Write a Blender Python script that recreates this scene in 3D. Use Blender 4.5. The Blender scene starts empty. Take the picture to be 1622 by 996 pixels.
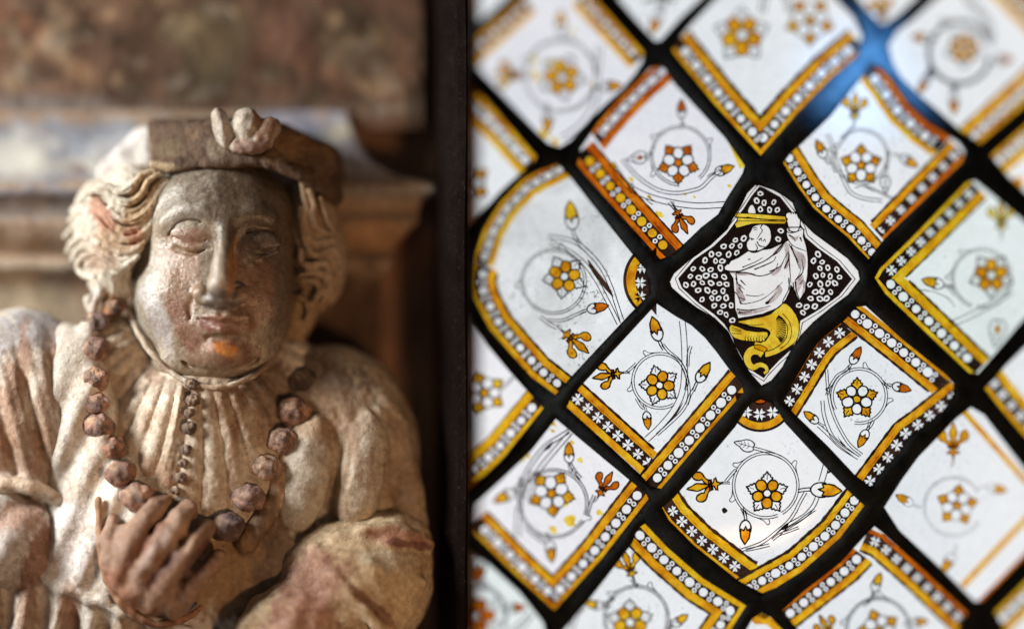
import bpy, math, random
import numpy as np
from mathutils import Vector
from mathutils.geometry import delaunay_2d_cdt

R = math.radians
rnd = random.Random(7)
S = 0.00045          # metres per traced unit at the focus distance
D = 1.4              # camera distance (m)

# ------------------------------------------------------------------ camera, world, lights, exposure
sc = bpy.context.scene
cam = bpy.data.cameras.new('camera')
co = bpy.data.objects.new('camera', cam)
sc.collection.objects.link(co)
co.location = (0, -D, 0)
co.rotation_euler = (R(90), 0, 0)
cam.sensor_width = 36
cam.lens = 36 * D / (1622 * S)
cam.clip_start = 0.05
cam.clip_end = 100
cam.dof.use_dof = True
cam.dof.focus_distance = D - 0.004
cam.dof.aperture_fstop = (cam.lens / 1000) / 0.20
sc.camera = co

w = bpy.data.worlds.new('World')
sc.world = w
w.use_nodes = True
w.node_tree.nodes['Background'].inputs[0].default_value = (0.60, 0.52, 0.46, 1)
w.node_tree.nodes['Background'].inputs[1].default_value = 0.135


def lamp(name, kind, loc, target, power, col, size=0.2, sy=None, spot=None, blend=0.6):
    l = bpy.data.lights.new(name, kind)
    l.energy = power
    l.color = col
    if kind == 'AREA':
        l.size = size
        if sy:
            l.shape = 'RECTANGLE'
            l.size_y = sy
    else:
        l.shadow_soft_size = size
    if spot:
        l.spot_size = R(spot)
        l.spot_blend = blend
    o = bpy.data.objects.new(name, l)
    o.location = loc
    o.rotation_euler = (Vector(target) - Vector(loc)).to_track_quat('-Z', 'Y').to_euler()
    sc.collection.objects.link(o)
    return o


lamp('window_light', 'AREA', (-1.25, -0.30, 0.42), (-0.22, 0, -0.02), 29.0, (1.0, 0.965, 0.91), 0.32, 0.50)
lamp('warm_lamp', 'AREA', (0.30, -0.72, -0.34), (-0.2, 0, -0.05), 2.5, (1.0, 0.58, 0.30), 0.05, 0.05)
lamp('blue_glint_spot', 'SPOT', (0.55, -1.0, 0.75), (0.264, 0.03, 0.182), 2300.0, (0.15, 0.47, 1.0), 0.02, spot=5.6, blend=1.0)  # added narrow spot, aimed at one lead joint to make its blue glint

sc.view_settings.view_transform = 'Standard'
sc.view_settings.look = 'None'
sc.view_settings.exposure = 0
sc.view_settings.gamma = 1
sc.cycles.use_denoising = True
sc.cycles.transparent_max_bounces = 24
sc.cycles.max_bounces = 6


# ------------------------------------------------------------------ placing: photograph trace -> real position at its own depth
def W(px, py, d):
    k = (D - d * S) / D
    return ((px - 811) * S * k, -d * S, (498 - py) * S * k)


def Wn(P):
    k = (D - P[:, 2] * S) / D
    return np.stack([(P[:, 0] - 811) * S * k, -P[:, 2] * S, (498 - P[:, 1]) * S * k], 1)


def link(o, parent=None):
    sc.collection.objects.link(o)
    if parent is not None:
        o.parent = parent
        o.matrix_parent_inverse = parent.matrix_world.inverted()
    return o


def tag(o, label=None, cat=None, group=None, kind=None):
    if label: o['label'] = label
    if cat: o['category'] = cat
    if group: o['group'] = group
    if kind: o['kind'] = kind
    return o


def mesh_obj(name, V, F, mats, parent=None, mi=None, smooth=True, col=None):
    me = bpy.data.meshes.new(name)
    me.from_pydata([tuple(v) for v in V], [], [tuple(f) for f in F])
    for m in mats:
        me.materials.append(m)
    if mi is not None:
        me.polygons.foreach_set('material_index', np.array(mi, dtype=np.int32))
    if smooth:
        me.polygons.foreach_set('use_smooth', np.ones(len(me.polygons), dtype=bool))
    if col is not None:
        a = me.color_attributes.new('tint', 'FLOAT_COLOR', 'POINT')
        c = np.ones((len(V), 4), dtype=np.float32)
        c[:, :3] = col
        a.data.foreach_set('color', c.ravel())
    me.update()
    return link(bpy.data.objects.new(name, me), parent)


# ------------------------------------------------------------------ node helpers
def newmat(name):
    m = bpy.data.materials.new(name)
    m.use_nodes = True
    nt = m.node_tree
    for n in list(nt.nodes):
        nt.nodes.remove(n)
    out = nt.nodes.new('ShaderNodeOutputMaterial')
    return m, nt, out


def N(nt, t, **k):
    n = nt.nodes.new(t)
    for a, b in k.items():
        setattr(n, a, b)
    return n


def noise(nt, vec, scale, detail=4, rough=0.55, dist=0.0):
    n = N(nt, 'ShaderNodeTexNoise')
    n.inputs['Scale'].default_value = scale
    n.inputs['Detail'].default_value = detail
    n.inputs['Roughness'].default_value = rough
    n.inputs['Distortion'].default_value = dist
    nt.links.new(vec, n.inputs['Vector'])
    return n.outputs['Fac']


def ramp(nt, fac, stops, interp='LINEAR'):
    n = N(nt, 'ShaderNodeValToRGB')
    cr = n.color_ramp
    cr.interpolation = interp
    while len(cr.elements) < len(stops):
        cr.elements.new(0.5)
    for e, (p, c) in zip(cr.elements, stops):
        e.position = p
        e.color = (c if len(c) == 4 else (*c, 1)) if not isinstance(c, (int, float)) else (c, c, c, 1)
    nt.links.new(fac, n.inputs[0])
    return n.outputs[0]


def mixc(nt, fac, a, b, mode='MIX'):
    n = N(nt, 'ShaderNodeMix', data_type='RGBA', blend_type=mode)
    for i, v in ((0, fac), (6, a), (7, b)):
        if isinstance(v, (int, float)):
            n.inputs[i].default_value = v
        elif isinstance(v, tuple):
            n.inputs[i].default_value = (*v, 1) if len(v) == 3 else v
        else:
            nt.links.new(v, n.inputs[i])
    return n.outputs[2]


def coords(nt, kind='Object'):
    return N(nt, 'ShaderNodeTexCoord').outputs[kind]


def L(nt, a, b):
    nt.links.new(a, b)


# ---- stone / paint on carving: tint attribute + procedural wear
def carved(name, light, mid, dark, sc1=26, rough=0.5, bump=0.5, usetint=True, fleck=None, spec=0.4, wear=(0.40, 0.52, 0.66), gloss_var=0.2, bscale=1.0):
    m, nt, out = newmat(name)
    c = coords(nt)
    n1 = noise(nt, c, sc1, 8, 0.62, 0.6)
    n2 = noise(nt, c, sc1 * 6, 6, 0.65)
    n3 = noise(nt, c, 900 * bscale, 4, 0.6)
    base = ramp(nt, n1, [(wear[0], dark), (wear[1], mid), (wear[2], light)])
    base = mixc(nt, ramp(nt, n2, [(0.35, 0.0), (0.7, 0.55)]), base, mid)
    sp = ramp(nt, noise(nt, c, 520, 3, 0.6), [(0.62, 0.0), (0.70, 0.7)])
    base = mixc(nt, sp, base, tuple(0.35 * x for x in dark))
    sp2 = ramp(nt, noise(nt, c, 380, 5, 0.7, 0.4), [(0.60, 0.0), (0.68, 0.6)])
    base = mixc(nt, sp2, base, tuple(min(0.8, 1.35 * x + 0.04) for x in light))
    if usetint:
        a = N(nt, 'ShaderNodeVertexColor', layer_name='tint')
        t2 = mixc(nt, 0.55, a.outputs[0], mixc(nt, 1.0, a.outputs[0], ramp(nt, n2, [(0.3, (0.55, 0.5, 0.45)), (0.7, (1.45, 1.45, 1.45))]), 'MULTIPLY'))
        base = mixc(nt, 1.0, base, t2, 'MULTIPLY')
    p = N(nt, 'ShaderNodeBsdfPrincipled')
    L(nt, base, p.inputs['Base Color'])
    rr = ramp(nt, n2, [(0.3, max(0.05, rough - gloss_var)), (0.7, min(1, rough + gloss_var))])
    L(nt, rr, p.inputs['Roughness'])
    p.inputs['Specular IOR Level'].default_value = spec
    if fleck:
        f = ramp(nt, noise(nt, c, 300, 3, 0.5), [(0.60, 0.0), (0.64, 1.0)])
        L(nt, f, p.inputs['Metallic'])
        L(nt, mixc(nt, f, base, fleck), p.inputs['Base Color'])
    b1 = N(nt, 'ShaderNodeBump')
    b1.inputs['Strength'].default_value = bump
    b1.inputs['Distance'].default_value = 0.0022
    L(nt, n2, b1.inputs['Height'])
    b2 = N(nt, 'ShaderNodeBump')
    b2.inputs['Strength'].default_value = bump * 0.7
    b2.inputs['Distance'].default_value = 0.0006
    L(nt, n3, b2.inputs['Height'])
    L(nt, b1.outputs[0], b2.inputs['Normal'])
    L(nt, b2.outputs[0], p.inputs['Normal'])
    L(nt, p.outputs[0], out.inputs[0])
    return m


# ---- glass, stain and enamel
def glass_mat(name, a, b, sc1=9, gloss=0.035, grime=0.8, speck=0.60, milky=0.010):
    """see-through glass whose body colour runs from a to b, with speckled grime on it"""
    m, nt, out = newmat(name)
    c = coords(nt)
    n1 = noise(nt, c, sc1, 4, 0.6, 0.3)
    n2 = noise(nt, c, 420, 3, 0.6)
    n4 = noise(nt, c, 34, 5, 0.65, 0.3)
    col = ramp(nt, n1, [(0.34, a), (0.66, b)])
    # speckle only where the large noise is high
    g1 = ramp(nt, n2, [(speck, 0.0), (speck + 0.05, 1.0)])
    g2 = ramp(nt, n4, [(0.50, 0.06), (0.68, 1.0)])
    g = mixc(nt, 1.0, g1, g2, 'MULTIPLY')
    g = mixc(nt, 1.0, g, (grime,) * 3, 'MULTIPLY')
    col = mixc(nt, g, col, (0.12, 0.11, 0.10))
    fine = ramp(nt, noise(nt, c, 160, 5, 0.7, 0.5), [(0.3, 0.93), (0.6, 1.0)])
    col = mixc(nt, 1.0, col, fine, 'MULTIPLY')
    tr = N(nt, 'ShaderNodeBsdfTransparent')
    L(nt, col, tr.inputs[0])
    gl = N(nt, 'ShaderNodeBsdfGlossy')
    gl.inputs['Roughness'].default_value = 0.22
    df = N(nt, 'ShaderNodeBsdfDiffuse')
    df.inputs[0].default_value = (0.55, 0.56, 0.56, 1)
    mx = N(nt, 'ShaderNodeMixShader')
    mx.inputs[0].default_value = gloss
    L(nt, tr.outputs[0], mx.inputs[1])
    L(nt, gl.outputs[0], mx.inputs[2])
    m2 = N(nt, 'ShaderNodeMixShader')
    m2.inputs[0].default_value = milky
    L(nt, mx.outputs[0], m2.inputs[1])
    L(nt, df.outputs[0], m2.inputs[2])
    L(nt, m2.outputs[0], out.inputs[0])
    return m


def stain_mat(name, pale, full, deep, sc1=60):
    m, nt, out = newmat(name)
    c = coords(nt)
    n1 = noise(nt, c, sc1, 5, 0.6, 0.8)
    n2 = noise(nt, c, 500, 3, 0.6)
    col = ramp(nt, n1, [(0.32, pale), (0.48, full), (0.70, deep)])
    sp = ramp(nt, n2, [(0.66, 0.0), (0.72, 0.75)])
    col = mixc(nt, sp, col, tuple(0.25 * x for x in deep))
    fine = ramp(nt, noise(nt, c, 220, 4, 0.65, 0.4), [(0.30, 0.78), (0.58, 1.0)])
    col = mixc(nt, 1.0, col, fine, 'MULTIPLY')
    tr = N(nt, 'ShaderNodeBsdfTransparent')
    L(nt, col, tr.inputs[0])
    L(nt, tr.outputs[0], out.inputs[0])
    return m


def enamel_mat(name, wear=0.66, thin=(0.10, 0.045, 0.03)):
    m, nt, out = newmat(name)
    c = coords(nt)
    df = N(nt, 'ShaderNodeBsdfDiffuse')
    df.inputs[0].default_value = (0.012, 0.009, 0.008, 1)
    tr = N(nt, 'ShaderNodeBsdfTransparent')
    n0 = noise(nt, c, 300, 4, 0.65, 0.4)
    n1 = noise(nt, c, 28, 4, 0.6)
    L(nt, ramp(nt, n1, [(0.4, (0.018, 0.010, 0.008)), (0.62, thin)]), tr.inputs[0])
    f = ramp(nt, n0, [(0.40, 0.55), (wear, 0.75), (wear + 0.06, 0.95)])
    mx = N(nt, 'ShaderNodeMixShader')
    L(nt, f, mx.inputs[0])
    L(nt, df.outputs[0], mx.inputs[1])
    L(nt, tr.outputs[0], mx.inputs[2])
    L(nt, mx.outputs[0], out.inputs[0])
    return m


def lead_mat():
    m, nt, out = newmat('lead')
    c = coords(nt)
    p = N(nt, 'ShaderNodeBsdfPrincipled')
    L(nt, ramp(nt, noise(nt, c, 60, 6, 0.6), [(0.3, (0.004, 0.006, 0.008)), (0.7, (0.016, 0.018, 0.020))]), p.inputs['Base Color'])
    p.inputs['Roughness'].default_value = 0.75
    p.inputs['Specular IOR Level'].default_value = 0.05
    b = N(nt, 'ShaderNodeBump')
    b.inputs['Strength'].default_value = 0.6
    b.inputs['Distance'].default_value = 0.002
    L(nt, noise(nt, c, 130, 6, 0.6), b.inputs['Height'])
    L(nt, b.outputs[0], p.inputs['Normal'])
    L(nt, p.outputs[0], out.inputs[0])
    return m


G_WHITE = glass_mat('white_glass', (0.80, 0.83, 0.85), (0.90, 0.91, 0.92))
G_GREEN = glass_mat('greenish_glass', (0.72, 0.80, 0.77), (0.84, 0.90, 0.89), grime=0.6)
G_PINK = glass_mat('old_white_glass', (0.80, 0.80, 0.84), (0.92, 0.91, 0.93), grime=0.3)
G_DIRTY = glass_mat('grimy_glass', (0.62, 0.63, 0.63), (0.90, 0.92, 0.93), sc1=22, grime=0.95, speck=0.56)
G_JEWEL = glass_mat('cream_glass', (0.80, 0.77, 0.75), (0.90, 0.87, 0.85), sc1=14, grime=0.4)
ST_AMBER = stain_mat('amber_stain', (0.99, 0.62, 0.03), (0.92, 0.43, 0.014), (0.64, 0.19, 0.006))
ST_YELLOW = stain_mat('yellow_stain', (0.99, 0.68, 0.04), (0.94, 0.52, 0.014), (0.76, 0.31, 0.008))
ST_ORANGE = stain_mat('orange_stain', (0.86, 0.30, 0.015), (0.72, 0.17, 0.006), (0.46, 0.07, 0.004))
ST_LEMON = stain_mat('lemon_stain', (1.0, 0.84, 0.14), (0.98, 0.70, 0.05), (0.80, 0.44, 0.02), 90)
WASH = stain_mat('brown_wash', (0.80, 0.74, 0.73), (0.66, 0.58, 0.57), (0.42, 0.33, 0.32), 120)
ENAMEL = enamel_mat('black_enamel')
LINE = enamel_mat('line_enamel', 0.7, (0.05, 0.04, 0.04))
FAINT = enamel_mat('worn_enamel', 0.40, (0.55, 0.53, 0.52))
LEAD = lead_mat()

# ------------------------------------------------------------------ sky behind the window
m, nt, out = newmat('sky')
em = N(nt, 'ShaderNodeEmission')
c = coords(nt)
L(nt, ramp(nt, noise(nt, c, 0.9, 3, 0.5), [(0.3, (0.90, 0.93, 0.96)), (0.7, (1.06, 1.05, 1.05))]), em.inputs[0])
em.inputs[1].default_value = 1.02
L(nt, em.outputs[0], out.inputs[0])
sky = mesh_obj('sky', [(-1.8, 2.2, -2.5), (4.5, 2.2, -2.5), (4.5, 2.2, 2.5), (-1.8, 2.2, 2.5)], [(0, 1, 2, 3)], [m], smooth=False)
tag(sky, kind='structure')


# ------------------------------------------------------------------ leaded window: bowed surface
def sag(px, py):
    dx = px - 1175
    dy = (py - 580)
    dy = np.where(dy < 0, dy * 0.92, dy * 0.80)
    r = np.sqrt(dx * dx + dy * dy)
    t = np.clip((r - 225) / 390, 0, 2.2)
    return -(0.080 / S) * t ** 1.25


def crop(x0, y0, k):
    return lambda u, v: (x0 + u / k, y0 + v / k)


def resample(path, step=6.0, closed=False):
    P = [np.array(p, float) for p in path]
    if closed:
        P = P + [P[0]]
    out = []
    for a, b in zip(P[:-1], P[1:]):
        n = max(1, int(np.ceil(np.linalg.norm(b - a) / step)))
        for i in range(n):
            out.append(a + (b - a) * i / n)
    if not closed:
        out.append(P[-1])
    return np.array(out)


def smoothp(path, n=5, closed=False):
    P = np.array(path, float)
    m_ = len(P)
    if m_ < 3:
        return P
    out = []
    rng = range(m_) if closed else range(m_ - 1)
    for i in rng:
        if closed:
            p0, p1, p2, p3 = P[(i - 1) % m_], P[i], P[(i + 1) % m_], P[(i + 2) % m_]
        else:
            p1, p2 = P[i], P[i + 1]
            p0 = P[i - 1] if i > 0 else 2 * p1 - p2
            p3 = P[i + 2] if i + 2 < m_ else 2 * p2 - p1
        for k in range(n):
            t = k / n
            out.append(0.5 * ((2 * p1) + (-p0 + p2) * t + (2 * p0 - 5 * p1 + 4 * p2 - p3) * t * t + (-p0 + 3 * p1 - 3 * p2 + p3) * t ** 3))
    if not closed:
        out.append(P[-1])
    return np.array(out)


def normals2(P, closed=False):
    if closed:
        a = P - np.roll(P, 1, 0)
        b = np.roll(P, -1, 0) - P
    else:
        a = np.vstack([P[1] - P[0], P[1:] - P[:-1]])
        b = np.vstack([P[1:] - P[:-1], P[-1] - P[-2]])
    a = a / (np.linalg.norm(a, axis=1)[:, None] + 1e-9)
    b = b / (np.linalg.norm(b, axis=1)[:, None] + 1e-9)
    na = np.stack([-a[:, 1], a[:, 0]], 1)
    nb = np.stack([-b[:, 1], b[:, 0]], 1)
    n = na + nb
    n /= (np.linalg.norm(n, axis=1)[:, None] + 1e-9)
    c_ = np.clip((n * na).sum(1), 0.6, 1)
    return n / c_[:, None]


def pip(pts, poly):
    """even-odd point in polygon, vectorised"""
    x, y = pts[:, 0], pts[:, 1]
    ins = np.zeros(len(pts), bool)
    n = len(poly)
    j = n - 1
    for i in range(n):
        xi, yi = poly[i]
        xj, yj = poly[j]
        if yi != yj:
            cnd = ((yi > y) != (yj > y)) & (x < (xj - xi) * (y - yi) / (yj - yi) + xi)
            ins ^= cnd
        j = i
    return ins


def segdist(pts, poly, closed=True):
    P = np.array(poly, float)
    Q = np.roll(P, -1, 0) if closed else P[1:]
    if not closed:
        P = P[:-1]
    best = np.full(len(pts), 1e9)
    for a, b in zip(P, Q):
        ab = b - a
        l2 = (ab * ab).sum() + 1e-9
        t = np.clip(((pts - a) @ ab) / l2, 0, 1)
        d = pts - a - t[:, None] * ab
        best = np.minimum(best, np.sqrt((d * d).sum(1)))
    return best


def fill(polys, grid=None, extra=None):
    """triangulate the even-odd area of several closed outlines; returns (verts2d, tris)"""
    V = []
    E = []
    for p in polys:
        b = len(V)
        V += [Vector((float(q[0]), float(q[1]))) for q in p]
        E += [(b + i, b + (i + 1) % len(p)) for i in range(len(p))]
    if grid:
        allp = np.vstack([np.array(p, float) for p in polys])
        lo, hi = allp.min(0), allp.max(0)
        xs = np.arange(lo[0] + grid * 0.5, hi[0], grid)
        ys = np.arange(lo[1] + grid * 0.5, hi[1], grid)
        gx, gy = np.meshgrid(xs, ys)
        g = np.stack([gx.ravel(), gy.ravel()], 1)
        if len(g):
            keep = np.zeros(len(g), bool)
            for p in polys:
                keep ^= pip(g, p)
            g = g[keep]
            if len(g):
                dm = np.full(len(g), 1e9)
                for p in polys:
                    dm = np.minimum(dm, segdist(g, p))
                g = g[dm > grid * 0.3]
                V += [Vector((float(a), float(b))) for a, b in g]
    if extra is not None:
        V += [Vector((float(a), float(b))) for a, b in extra]
    v, e, f, *_ = delaunay_2d_cdt(V, E, [], 0, 1e-5)
    v = np.array([(q[0], q[1]) for q in v])
    f = np.array([t for t in f if len(t) == 3])
    if len(f) == 0:
        return v, f
    cen = v[f].mean(1)
    keep = np.zeros(len(f), bool)
    for p in polys:
        keep ^= pip(cen, p)
    return v, f[keep]


class Glazing:
    """collects flat painted shapes lying on the bowed glass; lay = millimetres in front of the glass"""
    def __init__(s):
        s.V, s.F, s.M, s.mats = [], [], [], []
        s.k = 0

    def mat(s, m_):
        if m_ not in s.mats:
            s.mats.append(m_)
        return s.mats.index(m_)

    def add(s, v, f, m_, lay):
        s.k += 1
        lay = lay + (s.k % 40) * 0.006
        b = len(s.V)
        d = sag(v[:, 0], v[:, 1]) + lay / 1000 / S
        P = Wn(np.column_stack([v[:, 0], v[:, 1], d]))
        s.V += [tuple(p) for p in P]
        s.F += [tuple(int(b + i) for i in t) for t in f]
        s.M += [s.mat(m_)] * len(f)

    def shape(s, poly, m_, lay, grid=None, holes=()):
        polys = [resample(poly, 14, True)] + [resample(h, 8, True) for h in holes]
        v, f = fill(polys, grid)
        if len(f):
            s.add(v, f, m_, lay)

    def line(s, path, wd, m_, lay=0.9, closed=False, taper=0.0, jit=0.22):
        P = resample(path, 4, closed)
        n = normals2(P, closed)
        cnt = len(P)
        if m_ is LINE:
            wd = wd * (1.28 if wd > 1.45 else 1.1)
        ph = rnd.random() * 9
        ww = np.array([wd * (1 + jit * math.sin(i * 0.9 + ph) * math.sin(i * 0.37 + 2 * ph)) for i in range(cnt)])
        if taper and not closed:
            t = np.linspace(0, 1, cnt)
            ww = ww * (1 - taper * t)
        A = P + n * ww[:, None] / 2
        B = P - n * ww[:, None] / 2
        v = np.vstack([A, B])
        f = []
        for i in range(cnt if closed else cnt - 1):
            j = (i + 1) % cnt
            f += [(i, j, cnt + j), (i, cnt + j, cnt + i)]
        s.add(v, np.array(f), m_, lay)

    def build(s, name, parent):
        if not s.F:
            return None
        return mesh_obj(name, s.V, s.F, s.mats, parent, s.M, smooth=False)


def circ(cx, cy, r, n=18, ry=None, rot=0.0, j=0.04):
    ry = ry or r
    out = []
    for i in range(n):
        a = 2 * math.pi * i / n
        q = 1 + rnd.uniform(-j, j)
        x, y = r * q * math.cos(a), ry * q * math.sin(a)
        out.append((cx + x * math.cos(rot) - y * math.sin(rot), cy + x * math.sin(rot) + y * math.cos(rot)))
    return out


def xf(pts, x, y, ang, k):
    """template (pointing +x) to picture: ang in degrees, 0 = right, 90 = up"""
    a = -R(ang)
    ca, sa = math.cos(a), math.sin(a)
    return [(x + k * (u * ca - v * sa), y + k * (u * sa + v * ca)) for u, v in pts]


# ---- motifs
def rose(q, x, y, k=1.0, kind='A', rot=90, lw=1.7, line=None, stain=None, parent=None):
    """A: stained petals, plain heart and sepals; B: plain petals, stained heart and sepals"""
    g = Glazing()
    line = line or LINE
    stain = stain or ST_AMBER
    sep = [(14, 0), (18.5, -3), (21.5, -7), (25, -9), (27, -5.5), (30, -5.5), (31, -2.5), (35, 0), (31, 2.5), (30, 5.5), (27, 5.5), (25, 9), (21.5, 7), (18.5, 3)]
    for i in range(5):
        a = rot + 36 + 72 * i
        ps = smoothp(xf(sep, x, y, a, k), 3)
        if kind == 'B':
            g.shape(ps, stain, 0.45)
        g.line(ps, lw * k ** 0.3, line)
        g.line(xf([(22, 0), (30, 0.4)], x, y, a, k), lw * 0.6, line)
    for i in range(5):
        a = R(rot + 72 * i)
        cx, cy = x + 15.6 * k * math.cos(a), y - 15.6 * k * math.sin(a)
        rr = rnd.uniform(0.95, 1.05)
        pc = circ(cx, cy, 8.6 * k * rr, 18, 9.3 * k * rr, -a + math.pi / 2)
        if kind == 'A':
            g.shape(pc, stain, 0.55)
        g.line(pc, lw * k ** 0.3, line, closed=True)
    hc = circ(x, y, 6.4 * k)
    if kind == 'B':
        g.shape(hc, stain, 0.5)
    g.line(hc, lw, line, closed=True)
    g.build('rose', q)


def bud(q, x, y, ang, k=1.0, line=None, stain=None, lw=1.6):
    g = Glazing()
    line = line or LINE
    stain = stain or ST_AMBER
    col = [(8, 5.6), (14, 6.4), (20, 5.4), (27, 1), (28, 0), (27, -1), (20, -5.4), (14, -6.4), (8, -5.6), (9.5, -2.6), (4, -0.4), (10, 2)]
    pc = xf(col, x, y, ang, k)
    g.shape(pc, stain, 0.5)
    g.line(pc, lw, line, closed=True)
    cal = smoothp(xf([(12, 7), (5, 7.4), (-1, 5), (-4, 0), (-1, -5), (5, -7.4), (12, -7)], x, y, ang, k), 4)
    g.line(cal, lw, line)
    for sg in (-1.6, 1.6):       # the short stalk it sits on
        g.line(smoothp(xf([(-4, sg), (-10, sg + 0.6), (-17, sg + 2.4)], x, y, ang, k), 3), lw * 0.75, line, jit=0.1)
    g.build('bud', q)


def leaf(q, x, y, ang, k=1.0, line=None, stain=None):
    g = Glazing()
    line = line or LINE
    o = smoothp(xf([(0, 0), (-1, 5), (5, 9), (13, 9), (21, 5), (31, 0), (21, -5), (13, -9.5), (5, -9), (-1, -5)], x, y, ang, k), 3, True)
    g.line(o, 1.5, line, closed=True)
    g.line(xf([(0, 0), (24, 0)], x, y, ang, k), 1.0, line)
    for t in (6, 12, 18):
        for s_ in (-1, 1):
            g.line(xf([(t, 0), (t + 4, s_ * 5)], x, y, ang, k), 0.8, line)
    if stain:
        g.shape(xf([(4, 0), (8, 4), (15, 2), (10, 0), (15, -3), (8, -4)], x, y, ang, k), stain, 0.45)
    g.build('leaf', q)


def fleur(q, x, y, ang, k=1.0, line=None, stain=None, lw=1.6):
    g = Glazing()
    line = line or LINE
    stain = stain or ST_AMBER
    cen = smoothp(xf([(2, -1.6), (12, -4.4), (21, -6.4), (28, -4), (38, 0), (28, 4), (21, 6.4), (12, 4.4), (2, 1.6)], x, y, ang, k), 3)
    g.shape(cen, stain, 0.45)
    g.line(cen, lw, line, closed=True)
    for s_ in (-1, 1):
        sd = [(0, 1), (6, 4), (10, 9), (12, 13), (17, 12.5), (25, 16), (28, 22), (24, 28), (16, 29), (10, 25), (7, 18), (3, 12), (-3, 8)]
        p = smoothp(xf([(a * 0.92, b * 0.86 * s_) for a, b in sd], x, y, ang, k), 3, True)
        g.shape(p, stain, 0.5)
        g.line(p, lw, line, closed=True)
    bar = xf([(-4, -8), (1, -9), (1, 9), (-4, 8)], x, y, ang, k)
    bs = xf([(-3, -3), (-7, -3), (-9, -9), (-12, -10), (-13, -3), (-21, 0), (-13, 3), (-12, 10), (-9, 9), (-7, 3), (-3, 3)], x, y, ang, k)
    for p in (bar, bs):
        g.shape(p, stain, 0.55)
        g.line(p, lw, line, closed=True)
    for sg in (-1.5, 1.5):
        g.line(smoothp(xf([(-20, sg), (-27, sg - 0.6), (-34, sg - 2.4)], x, y, ang, k), 3), lw * 0.7, line, jit=0.1)
    g.build('fleur_de_lis', q)


def ringpath(cx, cy, r, a0=0, a1=360, n=40):
    return [(cx + r * math.cos(R(a0 + (a1 - a0) * i / n)), cy - r * math.sin(R(a0 + (a1 - a0) * i / n))) for i in range(n + 1)]


class Vine:
    def __init__(s, line=None, wd=4.6, lw=1.2):
        s.g = Glazing()
        s.line = line or LINE
        s.wd, s.lw = wd, lw

    def stem(s, path, wd=None, taper=0.0, sm=True):
        wd = wd or s.wd
        P = smoothp(path, 5) if sm else np.array(path, float)
        P = resample(P, 4)
        n = normals2(P)
        t = np.linspace(0, 1, len(P))[:, None]
        h = wd / 2 * (1 - taper * t)
        s.g.line(P + n * h, s.lw * 1.1, s.line, jit=0.1)
        s.g.line(P - n * h, s.lw * 1.1, s.line, jit=0.1)

    def ring(s, cx, cy, r, a0=0, a1=330, twigs=(60, 150, 250)):
        s.stem(ringpath(cx, cy, r, a0, a1), 3.8, sm=False)
        for a in twigs:
            ca, sa = math.cos(R(a)), math.sin(R(a))
            ca2, sa2 = math.cos(R(a + 12)), math.sin(R(a + 12))
            s.g.line(smoothp([(cx + (r + 2) * ca, cy - (r + 2) * sa), (cx + (r + 5) * ca2, cy - (r + 5) * sa2),
                              (cx + (r + 11) * math.cos(R(a + 17)), cy - (r + 11) * math.sin(R(a + 17))),
                              (cx + (r + 9) * math.cos(R(a + 21)), cy - (r + 9) * math.sin(R(a + 21))),
                              (cx + (r + 2) * math.cos(R(a + 20)), cy - (r + 2) * math.sin(R(a + 20)))], 3), s.lw, s.line)

    def hatch(s, path, n=5, ln=8):
        P = resample(smoothp(path, 4), 5)
        for i in range(n):
            p = P[int((i + 0.5) / n * (len(P) - 1))]
            s.g.line([(p[0], p[1]), (p[0] + ln * 0.7, p[1] - ln)], s.lw, s.line, taper=0.8)

    def dark(s, poly):
        s.g.shape(smoothp(poly, 3, True), ENAMEL, 0.7)

    def build(s, q, name='vine'):
        s.g.build(name, q)


def offs(P, n, o):
    A = P + n * o
    if abs(o) < 2:
        return A
    return A[segdist(A, P, False) > abs(o) - 0.8]


def halfclip(poly, cut, ref):
    a, b = np.array(cut[0], float), np.array(cut[1], float)
    nn = np.array([-(b - a)[1], (b - a)[0]])
    if np.dot(nn, np.array(ref) - a) < 0:
        nn = -nn
    f_ = lambda p: np.dot(nn, np.array(p) - a)
    out = []
    for i in range(len(poly)):
        p, q = poly[i - 1], poly[i]
        fp, fq = f_(p), f_(q)
        if (fp < 0) != (fq < 0):
            t = fp / (fp - fq)
            out.append((p[0] + (q[0] - p[0]) * t, p[1] + (q[1] - p[1]) * t))
        if fq >= 0:
            out.append((q[0], q[1]))
    return np.array(out)


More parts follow.
